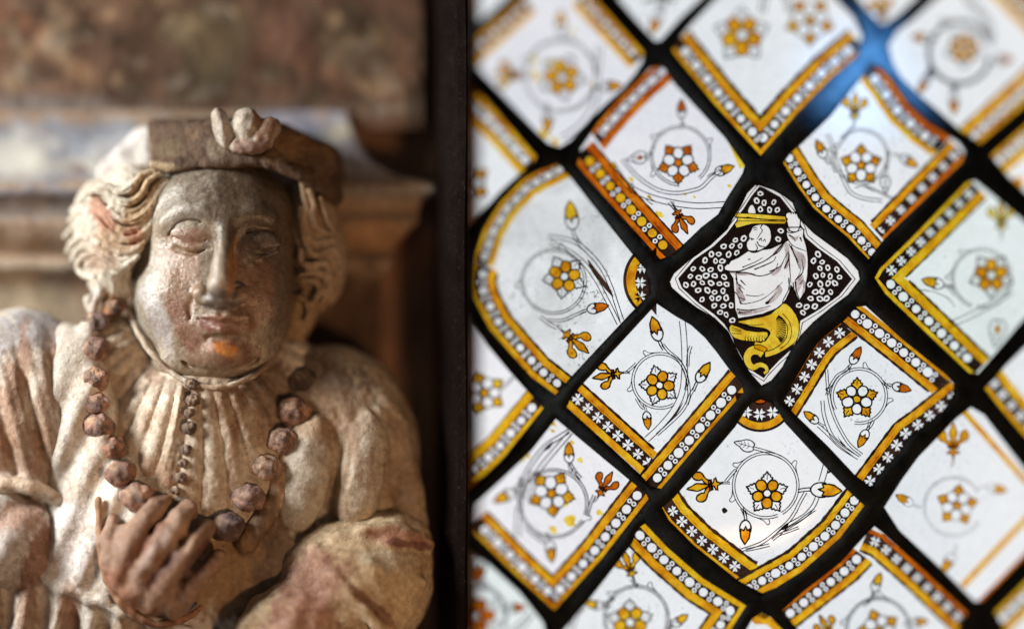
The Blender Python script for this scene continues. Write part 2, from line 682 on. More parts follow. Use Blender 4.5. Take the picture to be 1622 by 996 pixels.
def border(q, path, inner_pt, spec, kind='bead', mats=None, beadstain=None, sp=None, cut=()):
    """painted border along a quarry edge. spec = (outer stripe, black ground, inner stripe, inner line) widths"""
    mo, mi = mats or (ST_AMBER, ST_YELLOW)
    P = resample(path, 7)
    n = normals2(P)
    mid = P[len(P) // 2]
    if np.dot(n[len(P) // 2], np.array(inner_pt, float) - mid) < 0:
        n = -n
    a, b, c_, d_ = spec

    def band(o0, o1, wob=0.35):
        A = offs(P, n, o0)
        B = offs(P, n, o1)
        A = A + np.array([[wob * math.sin(i * 1.7 + o0), wob * math.cos(i * 2.3)] for i in range(len(A))])
        B = B + np.array([[wob * math.sin(i * 1.9 + o1), wob * math.cos(i * 1.3)] for i in range(len(B))])
        pl = np.vstack([A, B[::-1]])
        for cu in cut:
            pl = halfclip(pl, cu, mid + n[len(P) // 2] * 20)
        return pl

    def strokeline(o, wd, mt, lay, jit):
        lp = offs(P, n, o)
        ok = np.ones(len(lp), bool)
        for cu in cut:
            a_, b_ = np.array(cu[0], float), np.array(cu[1], float)
            nn = np.array([-(b_ - a_)[1], (b_ - a_)[0]])
            if np.dot(nn, mid + n[len(P) // 2] * 20 - a_) < 0:
                nn = -nn
            ok &= ((lp - a_) @ nn) > 0
        lp = lp[ok]
        if len(lp) > 2:
            g.line(lp, wd, mt, lay, jit=jit)
    g = Glazing()
    if a > 0:
        g.shape(band(0, a + 0.8), mo, 0.35)
    g.shape(band(a + b - 0.8, a + b + c_ + 0.8), mi, 0.38)
    # uneven brush shading line inside the stripes
    strokeline(a + b + c_ * 0.25, 1.0, mi, 0.5, 0.9)
    g.build('border_stripe', q)
    g = Glazing()
    holes = []
    M_ = P + n * (a + b / 2)
    okm = segdist(M_, P, False) > a + b / 2 - 0.8
    M_, nm = M_[okm], n[okm]
    seg = np.linalg.norm(M_[1:] - M_[:-1], axis=1)
    s_ = np.concatenate([[0], np.cumsum(seg)])
    Lt = s_[-1]
    step = sp or (26.5 if kind == 'bead' else 25.0)
    cnt = max(1, int(Lt // step))
    off = (Lt - cnt * step) / 2 + step / 2
    fills = []
    for i in range(cnt):
        t = off + i * step
        x = np.interp(t, s_, M_[:, 0])
        y = np.interp(t, s_, M_[:, 1])
        nx = np.interp(t, s_, nm[:, 0])
        ny = np.interp(t, s_, nm[:, 1])
        ang = math.atan2(ny, nx)
        if kind == 'bead':
            r = min(7.2, b * 0.37) * rnd.uniform(0.92, 1.05)
            hc = circ(x, y, r, 16, r * rnd.uniform(0.98, 1.1), ang)
            holes.append(hc)
            if beadstain:
                fills.append(hc)
            if i < cnt - 1:
                t2 = t + step / 2
                x2 = np.interp(t2, s_, M_[:, 0])
                y2 = np.interp(t2, s_, M_[:, 1])
                for sg in (-1, 1):
                    o_ = sg * b * 0.235
                    cx, cy = x2 + math.cos(ang) * o_ + rnd.uniform(-.5, .5), y2 + math.sin(ang) * o_ + rnd.uniform(-.5, .5)
                    rr = min(4.0, b * 0.215)
                    holes.append(circ(cx, cy, rr, 10))
                    holes.append(circ(cx, cy, rr * 0.48, 7))
        else:
            k = min(1.0, b / 23.5) * rnd.uniform(0.93, 1.05)
            a0 = ang + rnd.uniform(-.1, .1)
            for m4 in range(4):
                aa = a0 + math.pi / 4 + m4 * math.pi / 2
                pet = [(0.8, -0.6), (4.2, -2.6), (10.2, -4.6), (9.6, -1.2), (7.0, 0.1), (9.8, 1.5), (10.0, 4.5), (4.2, 2.6), (0.8, 0.6)]
                holes.append([(x + k * (u * math.cos(aa) - v_ * math.sin(aa)), y + k * (u * math.sin(aa) + v_ * math.cos(aa))) for u, v_ in pet])
    gm = ENAMEL
    bp = band(a, a + b)
    bp2 = resample(bp, 14, True)
    keep = []
    for h in holes:
        if pip(np.array(h, float), bp2).all():
            keep.append(h)
    v, f = fill([bp2] + [np.array(h, float) for h in keep])
    g.add(v, f, gm, 0.8)
    for hc in fills:
        g.shape(hc, beadstain, 0.6)
    if d_ > 0:
        strokeline(a + b + c_ + d_ / 2, d_, ENAMEL, 0.85, 0.3)
    g.build('beaded_band' if kind == 'bead' else 'cross_band', q)


def clip(poly, x0, x1, y0, y1):
    def cl(P, ins, inter):
        out = []
        for i in range(len(P)):
            a, b = P[i - 1], P[i]
            if ins(b):
                if not ins(a): out.append(inter(a, b))
                out.append(b)
            elif ins(a):
                out.append(inter(a, b))
        return out

    def ix(x):
        return lambda a, b: (x, a[1] + (b[1] - a[1]) * (x - a[0]) / (b[0] - a[0]))

    def iy(y):
        return lambda a, b: (a[0] + (b[0] - a[0]) * (y - a[1]) / (b[1] - a[1]), y)
    P = list(poly)
    P = cl(P, lambda p: p[0] >= x0, ix(x0))
    P = cl(P, lambda p: p[0] <= x1, ix(x1))
    P = cl(P, lambda p: p[1] >= y0, iy(y0))
    P = cl(P, lambda p: p[1] <= y1, iy(y1))
    return P


WX0, WX1, WY0, WY1 = 718, 1672, -46, 1042
window = link(bpy.data.objects.new('leaded_window', None))
window.location = W(1200, 1042, -60)
bpy.context.view_layer.update()
tag(window, 'old leaded window of white and yellow painted diamond panes in thick black lead', 'leaded window', kind='thing')

OUT = {}
OUT['a'] = [(732, 82), (741, 70), (828, -6), (880, -52), (943, -2), (1021, 82), (1019, 100), (1008, 118), (988, 142), (958, 169), (928, 199), (904, 226), (886, 236), (867, 229), (849, 211), (810, 169), (762, 117)]
OUT['b'] = [(1063, 81), (1078, 56), (1093, 38), (1150, -20), (1240, -110), (1310, -18), (1353, 26), (1368, 58), (1358, 90), (1317, 126), (1265, 180), (1205, 250), (1129, 165)]
OUT['c'] = [(1035, -60), (975, -4), (1008, 36), (1037, 68), (1048, 66), (1080, 30), (1118, -6)]
OUT['d'] = [(1405, 72), (1412, 100), (1425, 123), (1453, 151), (1489, 181), (1519, 207), (1553, 230), (1640, 152), (1712, 82), (1632, 0), (1570, -65), (1535, -45), (1485, -6), (1441, 33), (1420, 48)]
OUT['e'] = [(1350, -10), (1372, 18), (1398, 44), (1425, 25), (1458, -6), (1400, -60)]
OUT['f'] = [(1050, 103), (1030, 106), (1010, 126), (975, 160), (945, 195), (918, 235), (912, 262), (960, 318), (1045, 413), (1062, 408), (1085, 388), (1112, 362), (1139, 341), (1154, 314), (1178, 276), (1182, 262), (1150, 217), (1069, 131)]
OUT['g'] = [(1362, 124), (1378, 102), (1396, 108), (1412, 125), (1440, 165), (1470, 193), (1520, 225), (1530, 240), (1526, 257), (1465, 318), (1402, 380), (1376, 414), (1341, 377), (1311, 352), (1287, 331), (1263, 298), (1238, 258), (1252, 240), (1270, 225), (1314, 183)]
OUT['h'] = [(884, 258), (850, 270), (825, 284), (789, 323), (765, 363), (753, 400), (747, 440), (749, 472), (774, 522), (810, 564), (840, 598), (880, 628), (907, 597), (1000, 498), (1030, 468), (1030, 450), (1024, 425), (1000, 397), (904, 278)]
OUT['i'] = [(880, 660), (840, 712), (795, 756), (752, 797), (745, 815), (747, 842), (810, 905), (878, 968), (955, 885), (1030, 790), (1024, 778), (997, 757), (922, 695)]
OUT['j'] = [(1040, 478), (1070, 498), (1096, 513), (1118, 533), (1136, 555), (1158, 585), (1176, 604), (1180, 622), (1120, 690), (1048, 776), (1030, 772), (1012, 752), (950, 695), (895, 645), (903, 628), (920, 608)]
OUT['k'] = [(1195, 292), (1182, 305), (1172, 326), (1160, 344), (1151, 362), (1124, 387), (1094, 408), (1066, 432), (1059, 446), (1062, 456), (1079, 471), (1103, 489), (1131, 505), (1152, 526), (1169, 561), (1187, 592), (1206, 613), (1223, 604), (1241, 582), (1256, 552), (1271, 531), (1290, 511), (1318, 488), (1345, 468), (1364, 443), (1361, 428), (1344, 408), (1320, 390), (1290, 368), (1266, 344), (1257, 320), (1233, 302), (1204, 292)]
OUT['l'] = [(1238, 634), (1262, 592), (1282, 558), (1298, 537), (1339, 503), (1355, 484), (1372, 482), (1430, 535), (1500, 592), (1512, 606), (1512, 624), (1497, 650), (1462, 678), (1440, 692), (1428, 716), (1398, 748), (1380, 774), (1353, 754), (1310, 708), (1255, 655)]
OUT['m'] = [(1383, 440), (1392, 424), (1440, 378), (1530, 288), (1545, 284), (1565, 300), (1622, 348), (1710, 430), (1622, 508), (1564, 578), (1550, 594), (1534, 592), (1465, 528), (1400, 466)]
OUT['n'] = [(1181, 645), (1190, 636), (1205, 630), (1222, 636), (1232, 646), (1245, 668), (1303, 731), (1345, 775), (1372, 800), (1332, 853), (1272, 906), (1230, 932), (1207, 941), (1169, 921), (1099, 866), (1058, 825), (1046, 803), (1066, 786), (1120, 725), (1163, 674)]
OUT['o'] = [(1022, 826), (1060, 866), (1114, 913), (1160, 942), (1185, 958), (1160, 996), (1110, 1060), (1000, 1120), (880, 1010), (930, 950), (1000, 858), (1008, 835)]
OUT['p'] = [(1370, 845), (1385, 830), (1400, 842), (1460, 897), (1535, 970), (1520, 996), (1420, 1090), (1330, 1070), (1262, 998), (1236, 966), (1272, 934), (1330, 889), (1358, 858)]
OUT['q'] = [(1398, 803), (1428, 756), (1453, 722), (1513, 661), (1538, 642), (1560, 655), (1622, 738), (1700, 820), (1622, 885), (1557, 953), (1543, 954), (1489, 901), (1423, 841)]
OUT['r'] = [(690, 420), (741, 487), (774, 546), (807, 585), (837, 618), (864, 646), (800, 724), (735, 785), (640, 690), (640, 500)]
OUT['s'] = [(700, 85), (741, 125), (800, 190), (852, 248), (846, 262), (830, 272), (795, 304), (759, 343), (735, 372), (650, 330), (650, 200)]
OUT['t'] = [(741, 55), (800, 2), (820, -20), (840, -60), (700, -60), (690, 60)]
OUT['u'] = [(1567, 246), (1622, 200), (1700, 130), (1760, 260), (1700, 370), (1622, 305), (1600, 285)]
OUT['v'] = [(1557, 615), (1575, 597), (1591, 578), (1622, 548), (1700, 480), (1780, 600), (1700, 760), (1622, 692), (1585, 650)]
OUT['w'] = [(1573, 968), (1622, 920), (1700, 850), (1780, 950), (1700, 1050), (1590, 1000)]
OUT['x'] = [(735, 862), (774, 890), (825, 937), (862, 984), (868, 1010), (800, 1100), (700, 1100), (640, 980), (690, 870)]
OUT['y'] = [(1206, 967), (1222, 975), (1245, 1000), (1290, 1050), (1120, 1050), (1178, 1000), (1190, 978)]
def shrink(poly, o):
    P = np.array(poly, float)
    n = normals2(P, True)
    if not pip((P[:1] + P[1:2]) / 2 + normals2(P, True)[:1] * 1.0, poly)[0]:
        n = -n
    return [tuple(p) for p in P + n * o]


for k_ in OUT:
    OUT[k_] = shrink(OUT[k_], 2.2)
    OUT[k_] = clip(OUT[k_], WX0, WX1, WY0, WY1)

LAB = {
    'a': 'diamond pane with orange petalled rose in blurred grey ring, upper left corner',
    'b': 'pane with two roses above a V-shaped bead border',
    'c': 'small plain pane tip holding one yellow bud pointing down',
    'd': 'white pane with a small orange rose and four buds, top right',
    'e': 'pane tip with an orange fleur-de-lis beside the blue glint',
    'f': 'pane with white petalled rose and deep orange bead border, left above the figure',
    'g': 'pane with white petalled rose between curved bead border and cross border, right above the figure',
    'h': 'grimy pane with tall bud, amber rose and rounded left border',
    'i': 'pane with big white petalled rose and yellow smears',
    'j': 'pane with amber rose between cross border and bead border, left below the figure',
    'k': 'central pane with robed figure shouldering a yellow staff over a golden tail',
    'l': 'pane with white petalled rose framed by three borders, right below the figure',
    'm': 'greenish pane with amber rose at the right of the figure',
    'n': 'pane with amber rose over two curved borders, straight below the figure',
    'o': 'pane with amber rose under a curved bead border at the bottom edge',
    'p': 'pane with roof-shaped borders over a half seen rose at the bottom edge',
    'q': 'worn pane with orange fleur-de-lis above a faded rose',
}
GL = {'g': G_WHITE, 'm': G_GREEN, 'h': G_DIRTY, 'k': G_JEWEL, 'a': G_PINK, 'f': G_PINK, 'r': G_PINK, 'i': G_PINK, 'x': G_GREEN, 'd': G_WHITE}
Q = {}
for k_, poly in OUT.items():
    ctr = np.array(poly).mean(0)
    # glass runs a little way under the lead, as a slab with a real thickness
    P = resample(poly, 16, True)
    n = normals2(P, True)
    if pip((P[:1] + n[:1] * 3), poly)[0]:
        n = -n
    P2 = P + n * 4
    v, f = fill([P2], 30)
    d0 = sag(v[:, 0], v[:, 1])
    nV = len(v)
    front = Wn(np.column_stack([v, d0]))
    back = Wn(np.column_stack([v, d0 - 0.003 / S]))
    F = [tuple(int(i) for i in t) for t in f] + [tuple(int(i) + nV for i in t[::-1]) for t in f]
    M1 = [0] * len(f) + [1] * len(f)
    CLEAR = bpy.data.materials.get('glass_back')
    if CLEAR is None:
        CLEAR, nt, out = newmat('glass_back')
        tr = N(nt, 'ShaderNodeBsdfTransparent')
        L(nt, tr.outputs[0], out.inputs[0])
    ob = mesh_obj('pane', np.vstack([front, back]), F, [GL.get(k_, G_WHITE), CLEAR], window, M1, smooth=True)
    if k_ in LAB:
        ob['label'] = LAB[k_]
    Q[k_] = ob

# ---- lead cames: one soldered net, rounded over the openings
allholes = [resample(p, 9, True) for p in OUT.values()]
outer = resample([(WX0 - 16, WY0 - 16), (WX1 + 16, WY0 - 16), (WX1 + 16, WY1 + 16), (WX0 - 16, WY1 + 16)], 14, True)
gx, gy = np.meshgrid(np.arange(WX0 - 10, WX1 + 12, 6.5), np.arange(WY0 - 10, WY1 + 12, 6.5))
g = np.stack([gx.ravel(), gy.ravel()], 1) + np.random.RandomState(3).uniform(-1.2, 1.2, (gx.size, 2))
dm = np.full(len(g), 1e9)
ins = np.zeros(len(g), bool)
for h in allholes:
    ins |= pip(g, h)
for p in OUT.values():
    dm = np.minimum(dm, segdist(g, p))
g = g[(~ins) & (dm > 2.2)]
v, f = fill([outer] + allholes, None, g)
dist = np.full(len(v), 1e9)
for p in OUT.values():
    dist = np.minimum(dist, segdist(v, p))
dist = np.minimum(dist, 12)
nz = np.array([0.5 * math.sin(a * 0.11 + 1.3 * math.sin(b * 0.07)) + 0.4 * math.sin(b * 0.19 + a * 0.05) for a, b in v])
hgt = (1.4 + 4.6 * np.sqrt(1 - (1 - dist / 12) ** 2)) / 1000 / S + nz * (dist > 3)
base = sag(v[:, 0], v[:, 1])
fr = Wn(np.column_stack([v, base + hgt]))
bk = Wn(np.column_stack([v, base - hgt - 0.003 / S]))
nV = len(v)
F = [tuple(int(i) for i in t) for t in f] + [tuple(int(i) + nV for i in t[::-1]) for t in f]
# side walls round each opening and round the outside
from collections import Counter
ec = Counter()
for t in f:
    for a, b in ((t[0], t[1]), (t[1], t[2]), (t[2], t[0])):
        ec[(int(min(a, b)), int(max(a, b)))] += 1
F += [(a, b, b + nV, a + nV) for (a, b), c_ in ec.items() if c_ == 1]
came = mesh_obj('lead_came', np.vstack([fr, bk]), F, [LEAD], window)

# ---- quarry a
border(Q['a'], [(724, 96), (741, 70), (826, -6)], (880, 100), (9, 15, 9, 0), 'bead')
border(Q['a'], [(930, -16), (943, -4), (1024, 84)], (880, 100), (10, 14, 11, 0), 'bead', sp=21)
rose(Q['a'], 890, 123, 1.12, 'A', 100, stain=ST_AMBER, line=LINE)
V_ = Vine(FAINT, 6, 1.8); V_.ring(888, 120, 56, 0, 340, (60, 140, 230))
V_.stem([(945, 140), (938, 175), (915, 203), (890, 220)], 10)
V_.stem([(950, 70), (948, 100), (944, 140)], 8)
V_.build(Q['a'])
bud(Q['a'], 889, 48, 92, 1.1); bud(Q['a'], 955, 138, 5, 1.1); bud(Q['a'], 868, 180, 268, 1.1)
fleur(Q['a'], 812, 119, 175, 0.85)
g = Glazing()
for x, y, r in ((845, 95, 7), (850, 125, 6), (846, 117, 6), (906, 50, 5), (938, 134, 4), (862, 212, 9), (880, 225, 7), (872, 100, 6)):
    g = Glazing(); g.shape(circ(x, y, r, 12, r * 0.7, 0.6, 0.3), ST_LEMON, 0.3); g.build('yellow_smear', Q['a'])
# ---- b
border(Q['b'], [(1058, 76), (1129, 165), (1205, 251), (1265, 180), (1317, 126), (1372, 80)], (1205, 100), (9, 18, 12, 6), 'bead', (ST_AMBER, ST_AMBER), sp=27.5)
rose(Q['b'], 1175, 56, 1.30, 'A', 55, stain=ST_AMBER, line=LINE)
rose(Q['b'], 1283, 33, 1.15, 'B', 90, stain=ST_AMBER, line=LINE)
V_ = Vine(LINE, 6, 1.8); V_.stem([(1207, 22), (1212, -5), (1222, -30)], 7); V_.stem([(1252, 22), (1244, -4), (1238, -30)], 6); V_.build(Q['b'])
# ---- c
bud(Q['c'], 1043, 24, 250, 1.15)
V_ = Vine(LINE, 5, 2); V_.stem([(1046, 20), (1052, -2), (1070, -30)], 8); V_.stem([(1020, 2), (1046, -4), (1070, 2)], 4); V_.build(Q['c'])
# ---- d
border(Q['d'], [(1545, 236), (1553, 230), (1640, 152), (1712, 82)], (1520, 80), (10, 16, 14, 3), 'bead', (ST_AMBER, ST_AMBER), sp=20)
border(Q['d'], [(1712, 82), (1632, 0), (1570, -65)], (1520, 80), (10, 17, 12, 0), 'bead', (ST_AMBER, ST_YELLOW))
rose(Q['d'], 1527, 77, 0.92, 'A', 90, stain=ST_AMBER, line=LINE)
V_ = Vine(LINE, 6, 2.2); V_.ring(1520, 84, 49, 20, 350, (10, 100, 200)); V_.stem([(1478, 105), (1470, 118), (1466, 128)], 6)
V_.stem([(1512, 134), (1511, 150)], 6); V_.stem([(1570, 60), (1560, 30), (1535, 0), (1520, -40)], 8); V_.build(Q['d'])
bud(Q['d'], 1468, 125, 240, 0.95); bud(Q['d'], 1511, 152, 270, 1.05); bud(Q['d'], 1578, 95, 0, 0.95, stain=ST_ORANGE); bud(Q['d'], 1470, 62, 172, 0.95)
# ---- e
fleur(Q['e'], 1397, 20, 100, 0.8)
# ---- f
border(Q['f'], [(1052, 92), (1010, 128), (975, 163), (945, 197), (912, 240)], (1070, 250), (7, 16, 11, 0), 'bead', (ST_ORANGE, ST_ORANGE), sp=21, cut=[((940, 215), (976, 263))])
border(Q['f'], [(905, 252), (960, 318), (1050, 418)], (1070, 250), (10, 20, 12, 3), 'bead', (ST_ORANGE, ST_ORANGE), beadstain=ST_YELLOW, sp=25)
rose(Q['f'], 1074.5, 258, 0.98, 'B', 126 - 36, stain=ST_ORANGE)
c6 = crop(960, 110, 5.24)
V_ = Vine(LINE, 4.4, 1.3); V_.ring(1078, 247, 46, -50, 268, (10, 128, 196))
V_.stem([(1020, 252), (1030, 244), (1036, 230)], 4)
V_.stem([(1080, 200), (1080, 196)], 5)
V_.stem([(1142, 270), (1126, 282), (1112, 296), (1096, 302), (1070, 306), (1040, 300), (1010, 280), (985, 252)], 5)
V_.stem([(968, 258), (990, 290), (1014, 306), (1050, 318), (1100, 326), (1152, 324)], 9)
V_.stem([(998, 290), (1000, 298), (1002, 306)], 6); V_.stem([(1024, 312), (1030, 318), (1036, 322)], 6)
V_.stem([(1060, 320), (1068, 330), (1074, 336)], 4)
V_.build(Q['f'])
bud(Q['f'], 1080, 184, 92, 0.95, stain=ST_ORANGE); bud(Q['f'], 1136, 273, 20, 1.02, stain=ST_AMBER)
leaf(Q['f'], 1023, 248, 190, 1.0, stain=ST_ORANGE)
fleur(Q['f'], 1076, 344, 297, 0.78, stain=ST_ORANGE)
g = Glazing()
g.shape([(1150, 218), (1160, 240), (1172, 268), (1184, 262), (1176, 246)], ST_LEMON, 0.3)
g.build('yellow_smear', Q['f'])
for x, y, r in ((1155, 295, 4), (1044, 340, 7), (1038, 352, 4), (972, 262, 6), (1000, 284, 5), (1028, 312, 4), (1100, 312, 3), (1085, 308, 3)):
    g = Glazing(); g.shape(circ(x, y, r, 12, r * 0.7, 0.6, 0.3), ST_LEMON, 0.3); g.build('yellow_smear', Q['f'])
# ---- g
border(Q['g'], [(1230, 246), (1263, 298), (1287, 331), (1311, 352), (1341, 376), (1380, 420)], (1370, 250), (6, 17, 11, 3), 'bead', (ST_AMBER, ST_AMBER), sp=25)
border(Q['g'], [(1532, 250), (1465, 318), (1398, 388)], (1370, 250), (9, 17, 10, 4), 'cross', (ST_ORANGE, ST_AMBER), sp=24, cut=[((1374, 352), (1403, 384))])
border(Q['g'], [(1386, 92), (1412, 125), (1440, 165), (1470, 193), (1524, 230)], (1370, 250), (11, 20, 9, 0), 'bead', (ST_ORANGE, ST_YELLOW), sp=30, cut=[((1498, 226), (1440, 286))])
rose(Q['g'], 1364, 262, 0.98, 'B', 54, stain=ST_AMBER)
c7 = crop(1270, 110, 4.52)
V_ = Vine(LINE, 4.2, 1.2); V_.ring(1364, 248, 42, 210, 500, (150,))
V_.stem([c7(*p) for p in ((185, 460), (215, 540), (240, 640), (290, 770), (350, 880), (450, 925), (580, 940))], 5)
V_.stem([c7(*p) for p in ((360, 410), (300, 500), (250, 570), (235, 640))], 4)
V_.stem([c7(*p) for p in ((440, 820), (560, 880), (665, 932))], 3)
V_.stem([c7(*p) for p in ((625, 580), (610, 680), (598, 770))], 4)
V_.stem([c7(*p) for p in ((195, 620), (225, 690), (240, 740))], 3)
V_.g.line([c7(*p) for p in ((380, 850), (420, 835), (460, 845), (520, 880))], 1.2, LINE)
V_.build(Q['g'])
bud(Q['g'], 1305, 247, 115, 1.0); bud(Q['g'], 1430, 250, 330, 1.0); leaf(Q['g'], 1402, 281, 272, 0.85); fleur(Q['g'], 1354, 176, 88, 0.82, stain=ST_YELLOW)
# ---- h
border(Q['h'], [(890, 248), (850, 268), (825, 282), (789, 320), (765, 360), (748, 412)], (880, 440), (10, 15, 9, 0), 'bead', (ST_AMBER, ST_YELLOW), sp=21, cut=[((740, 408), (785, 428))])
border(Q['h'], [(751, 408), (744, 445), (749, 474), (774, 522), (810, 564), (840, 598), (888, 636)], (880, 440), (11, 17, 11, 4), 'bead', (ST_AMBER, ST_AMBER), sp=27, cut=[((740, 408), (785, 428))])
g = Glazing()
arc = ringpath(1050, 444, 58, 130, 230, 20)
arc2 = ringpath(1050, 444, 44, 130, 230, 20)
arc3 = ringpath(1050, 444, 63, 130, 230, 20)
g.shape(arc + arc2[::-1], ST_AMBER, 0.4)
g.shape(arc3 + arc[::-1], ENAMEL, 0.8)
hl = []
for (x, y) in ((1017, 424), (1014, 448), (1014, 470)):
    for m4 in range(4):
        aa = 0.78 + m4 * math.pi / 2
        hl.append([(x + (u * math.cos(aa) - v_ * math.sin(aa)), y + (u * math.sin(aa) + v_ * math.cos(aa))) for u, v_ in [(0.8, -0.6), (4.2, -2.6), (9.2, -4.2), (6.8, 0), (9.2, 4.2), (4.2, 2.6), (0.8, 0.6)]])
g.shape(arc2 + [(1040, 500), (1040, 390)], ENAMEL, 0.8, None, hl)
g.build('round_border', Q['h'])
c4 = crop(735, 230, 3.32)
rose(Q['h'], 894, 438, 1.02, 'A', 82, stain=ST_AMBER)
V_ = Vine(LINE, 4.4, 1.25); V_.ring(877, 446, 50, -75, 290, (60, 170))
V_.stem([c4(*p) for p in ((440, 480), (560, 500), (640, 550), (720, 640), (770, 740), (800, 830), (830, 920))], 6)
V_.stem([c4(*p) for p in ((450, 510), (540, 550), (620, 610), (690, 700), (760, 830), (815, 940))], 6)
V_.stem([c4(*p) for p in ((575, 468), (610, 520), (650, 560))], 5)
V_.stem([c4(*p) for p in ((640, 870), (590, 890), (520, 920), (440, 920))], 4)
V_.stem([c4(*p) for p in ((400, 900), (450, 940), (490, 960))], 5)
V_.dark([c4(*p) for p in ((650, 600), (700, 660), (760, 740), (785, 800), (720, 730), (670, 660))])
V_.build(Q['h'])
bud(Q['h'], 907, 358, 97, 1.45); bud(Q['h'], 934, 490, 12, 1.1, stain=ST_ORANGE); fleur(Q['h'], 905, 536, 320, 0.95)
# ---- i
border(Q['i'], [(1036, 780), (955, 885), (878, 970), (810, 907), (742, 838)], (880, 780), (9, 19, 11, 4), 'bead', (ST_AMBER, ST_AMBER), sp=27.5)
rose(Q['i'], 873.5, 781, 1.1, 'B', 95, stain=ST_AMBER)
c8 = crop(800, 660, 4.525)
V_ = Vine(LINE, 4.4, 1.4); V_.ring(877, 797, 53, -20, 330, (40, 110, 320))
V_.stem([c8(*p) for p in ((460, 100), (380, 150), (290, 210), (200, 320), (140, 430), (105, 540), (110, 640))], 6)
V_.stem([c8(*p) for p in ((470, 110), (340, 260), (250, 370), (180, 480), (150, 600))], 7)
V_.stem([c8(*p) for p in ((50, 530), (100, 490), (120, 430))], 5)
V_.stem([c8(*p) for p in ((100, 640), (90, 760), (90, 860))], 8)
V_.stem([c8(*p) for p in ((465, 330), (500, 390), (545, 440))], 4)
V_.stem([c8(*p) for p in ((640, 560), (610, 630), (590, 700))], 4)
V_.stem([c8(*p) for p in ((150, 790), (230, 860), (290, 900))], 5)
V_.dark([c8(*p) for p in ((345, 175), (300, 205), (270, 245), (320, 225))])
V_.build(Q['i'])
bud(Q['i'], 901.5, 729, 91, 1.05); bud(Q['i'], 871, 860, 277, 1.1); bud(Q['i'], 812, 780, 205, 1.2); fleur(Q['i'], 955, 773, 60, 0.8, stain=ST_ORANGE)
g = Glazing()
for x, y, r in ((831, 717, 10), (824, 726, 7), (876, 671, 6), (903, 826, 9), (907, 820, 6), (877, 838, 7), (950, 812, 6), (897, 798, 5), (919, 728, 5), (906, 700, 5), (875, 682, 4)):
    g = Glazing(); g.shape(circ(x, y, r, 12, r * 0.7, 0.6, 0.35), ST_LEMON, 0.3); g.build('yellow_smear', Q['i'])
# ---- j
border(Q['j'], [(886, 634), (950, 692), (1012, 748), (1040, 778)], (1045, 600), (11, 20, 11, 4), 'cross', (ST_AMBER, ST_AMBER), sp=21.5, cut=[((1154, 585), (1008, 757))])
border(Q['j'], [(1186, 612), (1120, 690), (1040, 784)], (1045, 600), (7, 20, 11, 4), 'bead', (ST_AMBER, ST_AMBER), sp=26)
rose(Q['j'], 1044.7, 610, 0.93, 'A', 70, stain=ST_AMBER, lw=2.0)
c9 = crop(920, 470, 3.985)
V_ = Vine(LINE, 3.6, 1.2); V_.ring(1045.5, 603, 43, -20, 300, (100, 178))
V_.stem([c9(*p) for p in ((640, 150), (650, 250), (655, 350), (655, 470), (640, 600), (590, 710), (500, 820), (415, 900))], 9)
V_.stem([c9(*p) for p in ((515, 300), (560, 350), (620, 400), (660, 480), (680, 560), (680, 640), (640, 720), (560, 800), (480, 870))], 4)
V_.stem([c9(*p) for p in ((720, 570), (690, 620), (670, 680))], 4)
V_.stem([c9(*p) for p in ((695, 310), (680, 360), (675, 440))], 4)
V_.stem([c9(*p) for p in ((285, 480), (330, 440), (350, 420))], 3.4)
V_.stem([c9(*p) for p in ((350, 640), (380, 690), (400, 705))], 3.4)
V_.dark([c9(*p) for p in ((510, 840), (560, 780), (620, 700), (650, 660), (600, 750))])
V_.build(Q['j'])
bud(Q['j'], 1043, 535, 107, 1.25, lw=2); bud(Q['j'], 1107, 601, 57, 1.15, stain=ST_YELLOW, lw=2); bud(Q['j'], 1024, 655, 277, 0.9); fleur(Q['j'], 970, 593, 190, 0.83, lw=2)
# ---- l
border(Q['l'], [(1230, 642), (1262, 590), (1282, 556), (1298, 535), (1352, 492)], (1360, 630), (4, 20, 10, 4), 'cross', (ST_ORANGE, ST_AMBER), sp=22.5, cut=[((1326, 507), (1404, 568))])
border(Q['l'], [(1352, 474), (1430, 535), (1512, 602)], (1360, 640), (7, 20, 11, 4), 'bead', (ST_AMBER, ST_AMBER), sp=24.5, cut=[((1504, 601), (1444, 649))])
border(Q['l'], [(1530, 634), (1470, 682), (1445, 700), (1384, 782)], (1360, 630), (7, 20, 11, 4), 'cross', (ST_ORANGE, ST_AMBER), sp=23.5)
rose(Q['l'], 1357.5, 632, 0.98, 'B', 54, stain=ST_AMBER, lw=2.0)
c10 = crop(1240, 480, 3.83)
V_ = Vine(LINE, 3.6, 1.2); V_.ring(1361, 627, 43, -100, 210, (62, 150, 335))
V_.stem([c10(*p) for p in ((265, 400), (272, 500), (290, 620), (330, 730), (400, 850), (480, 920))], 4)
V_.stem([c10(*p) for p in ((240, 590), (250, 680), (290, 790), (340, 850), (430, 920))], 5)
V_.stem([c10(*p) for p in ((215, 740), (280, 800), (350, 870), (460, 940))], 5)
V_.stem([c10(*p) for p in ((405, 380), (380, 410), (330, 440), (290, 500), (265, 560))], 3.6)
V_.stem([c10(*p) for p in ((650, 515), (620, 490), (595, 465))], 3.6)
V_.stem([c10(*p) for p in ((510, 770), (535, 740), (550, 710))], 3.6)
V_.dark([c10(*p) for p in ((330, 800), (350, 830), (385, 870), (360, 860))])
V_.build(Q['l'])
bud(Q['l'], 1350, 573, 60, 0.98, stain=ST_ORANGE); bud(Q['l'], 1417, 611, 345, 0.98, stain=ST_ORANGE); bud(Q['l'], 1372, 684, 243, 0.98); bud(Q['l'], 1293, 667, 142, 0.9)
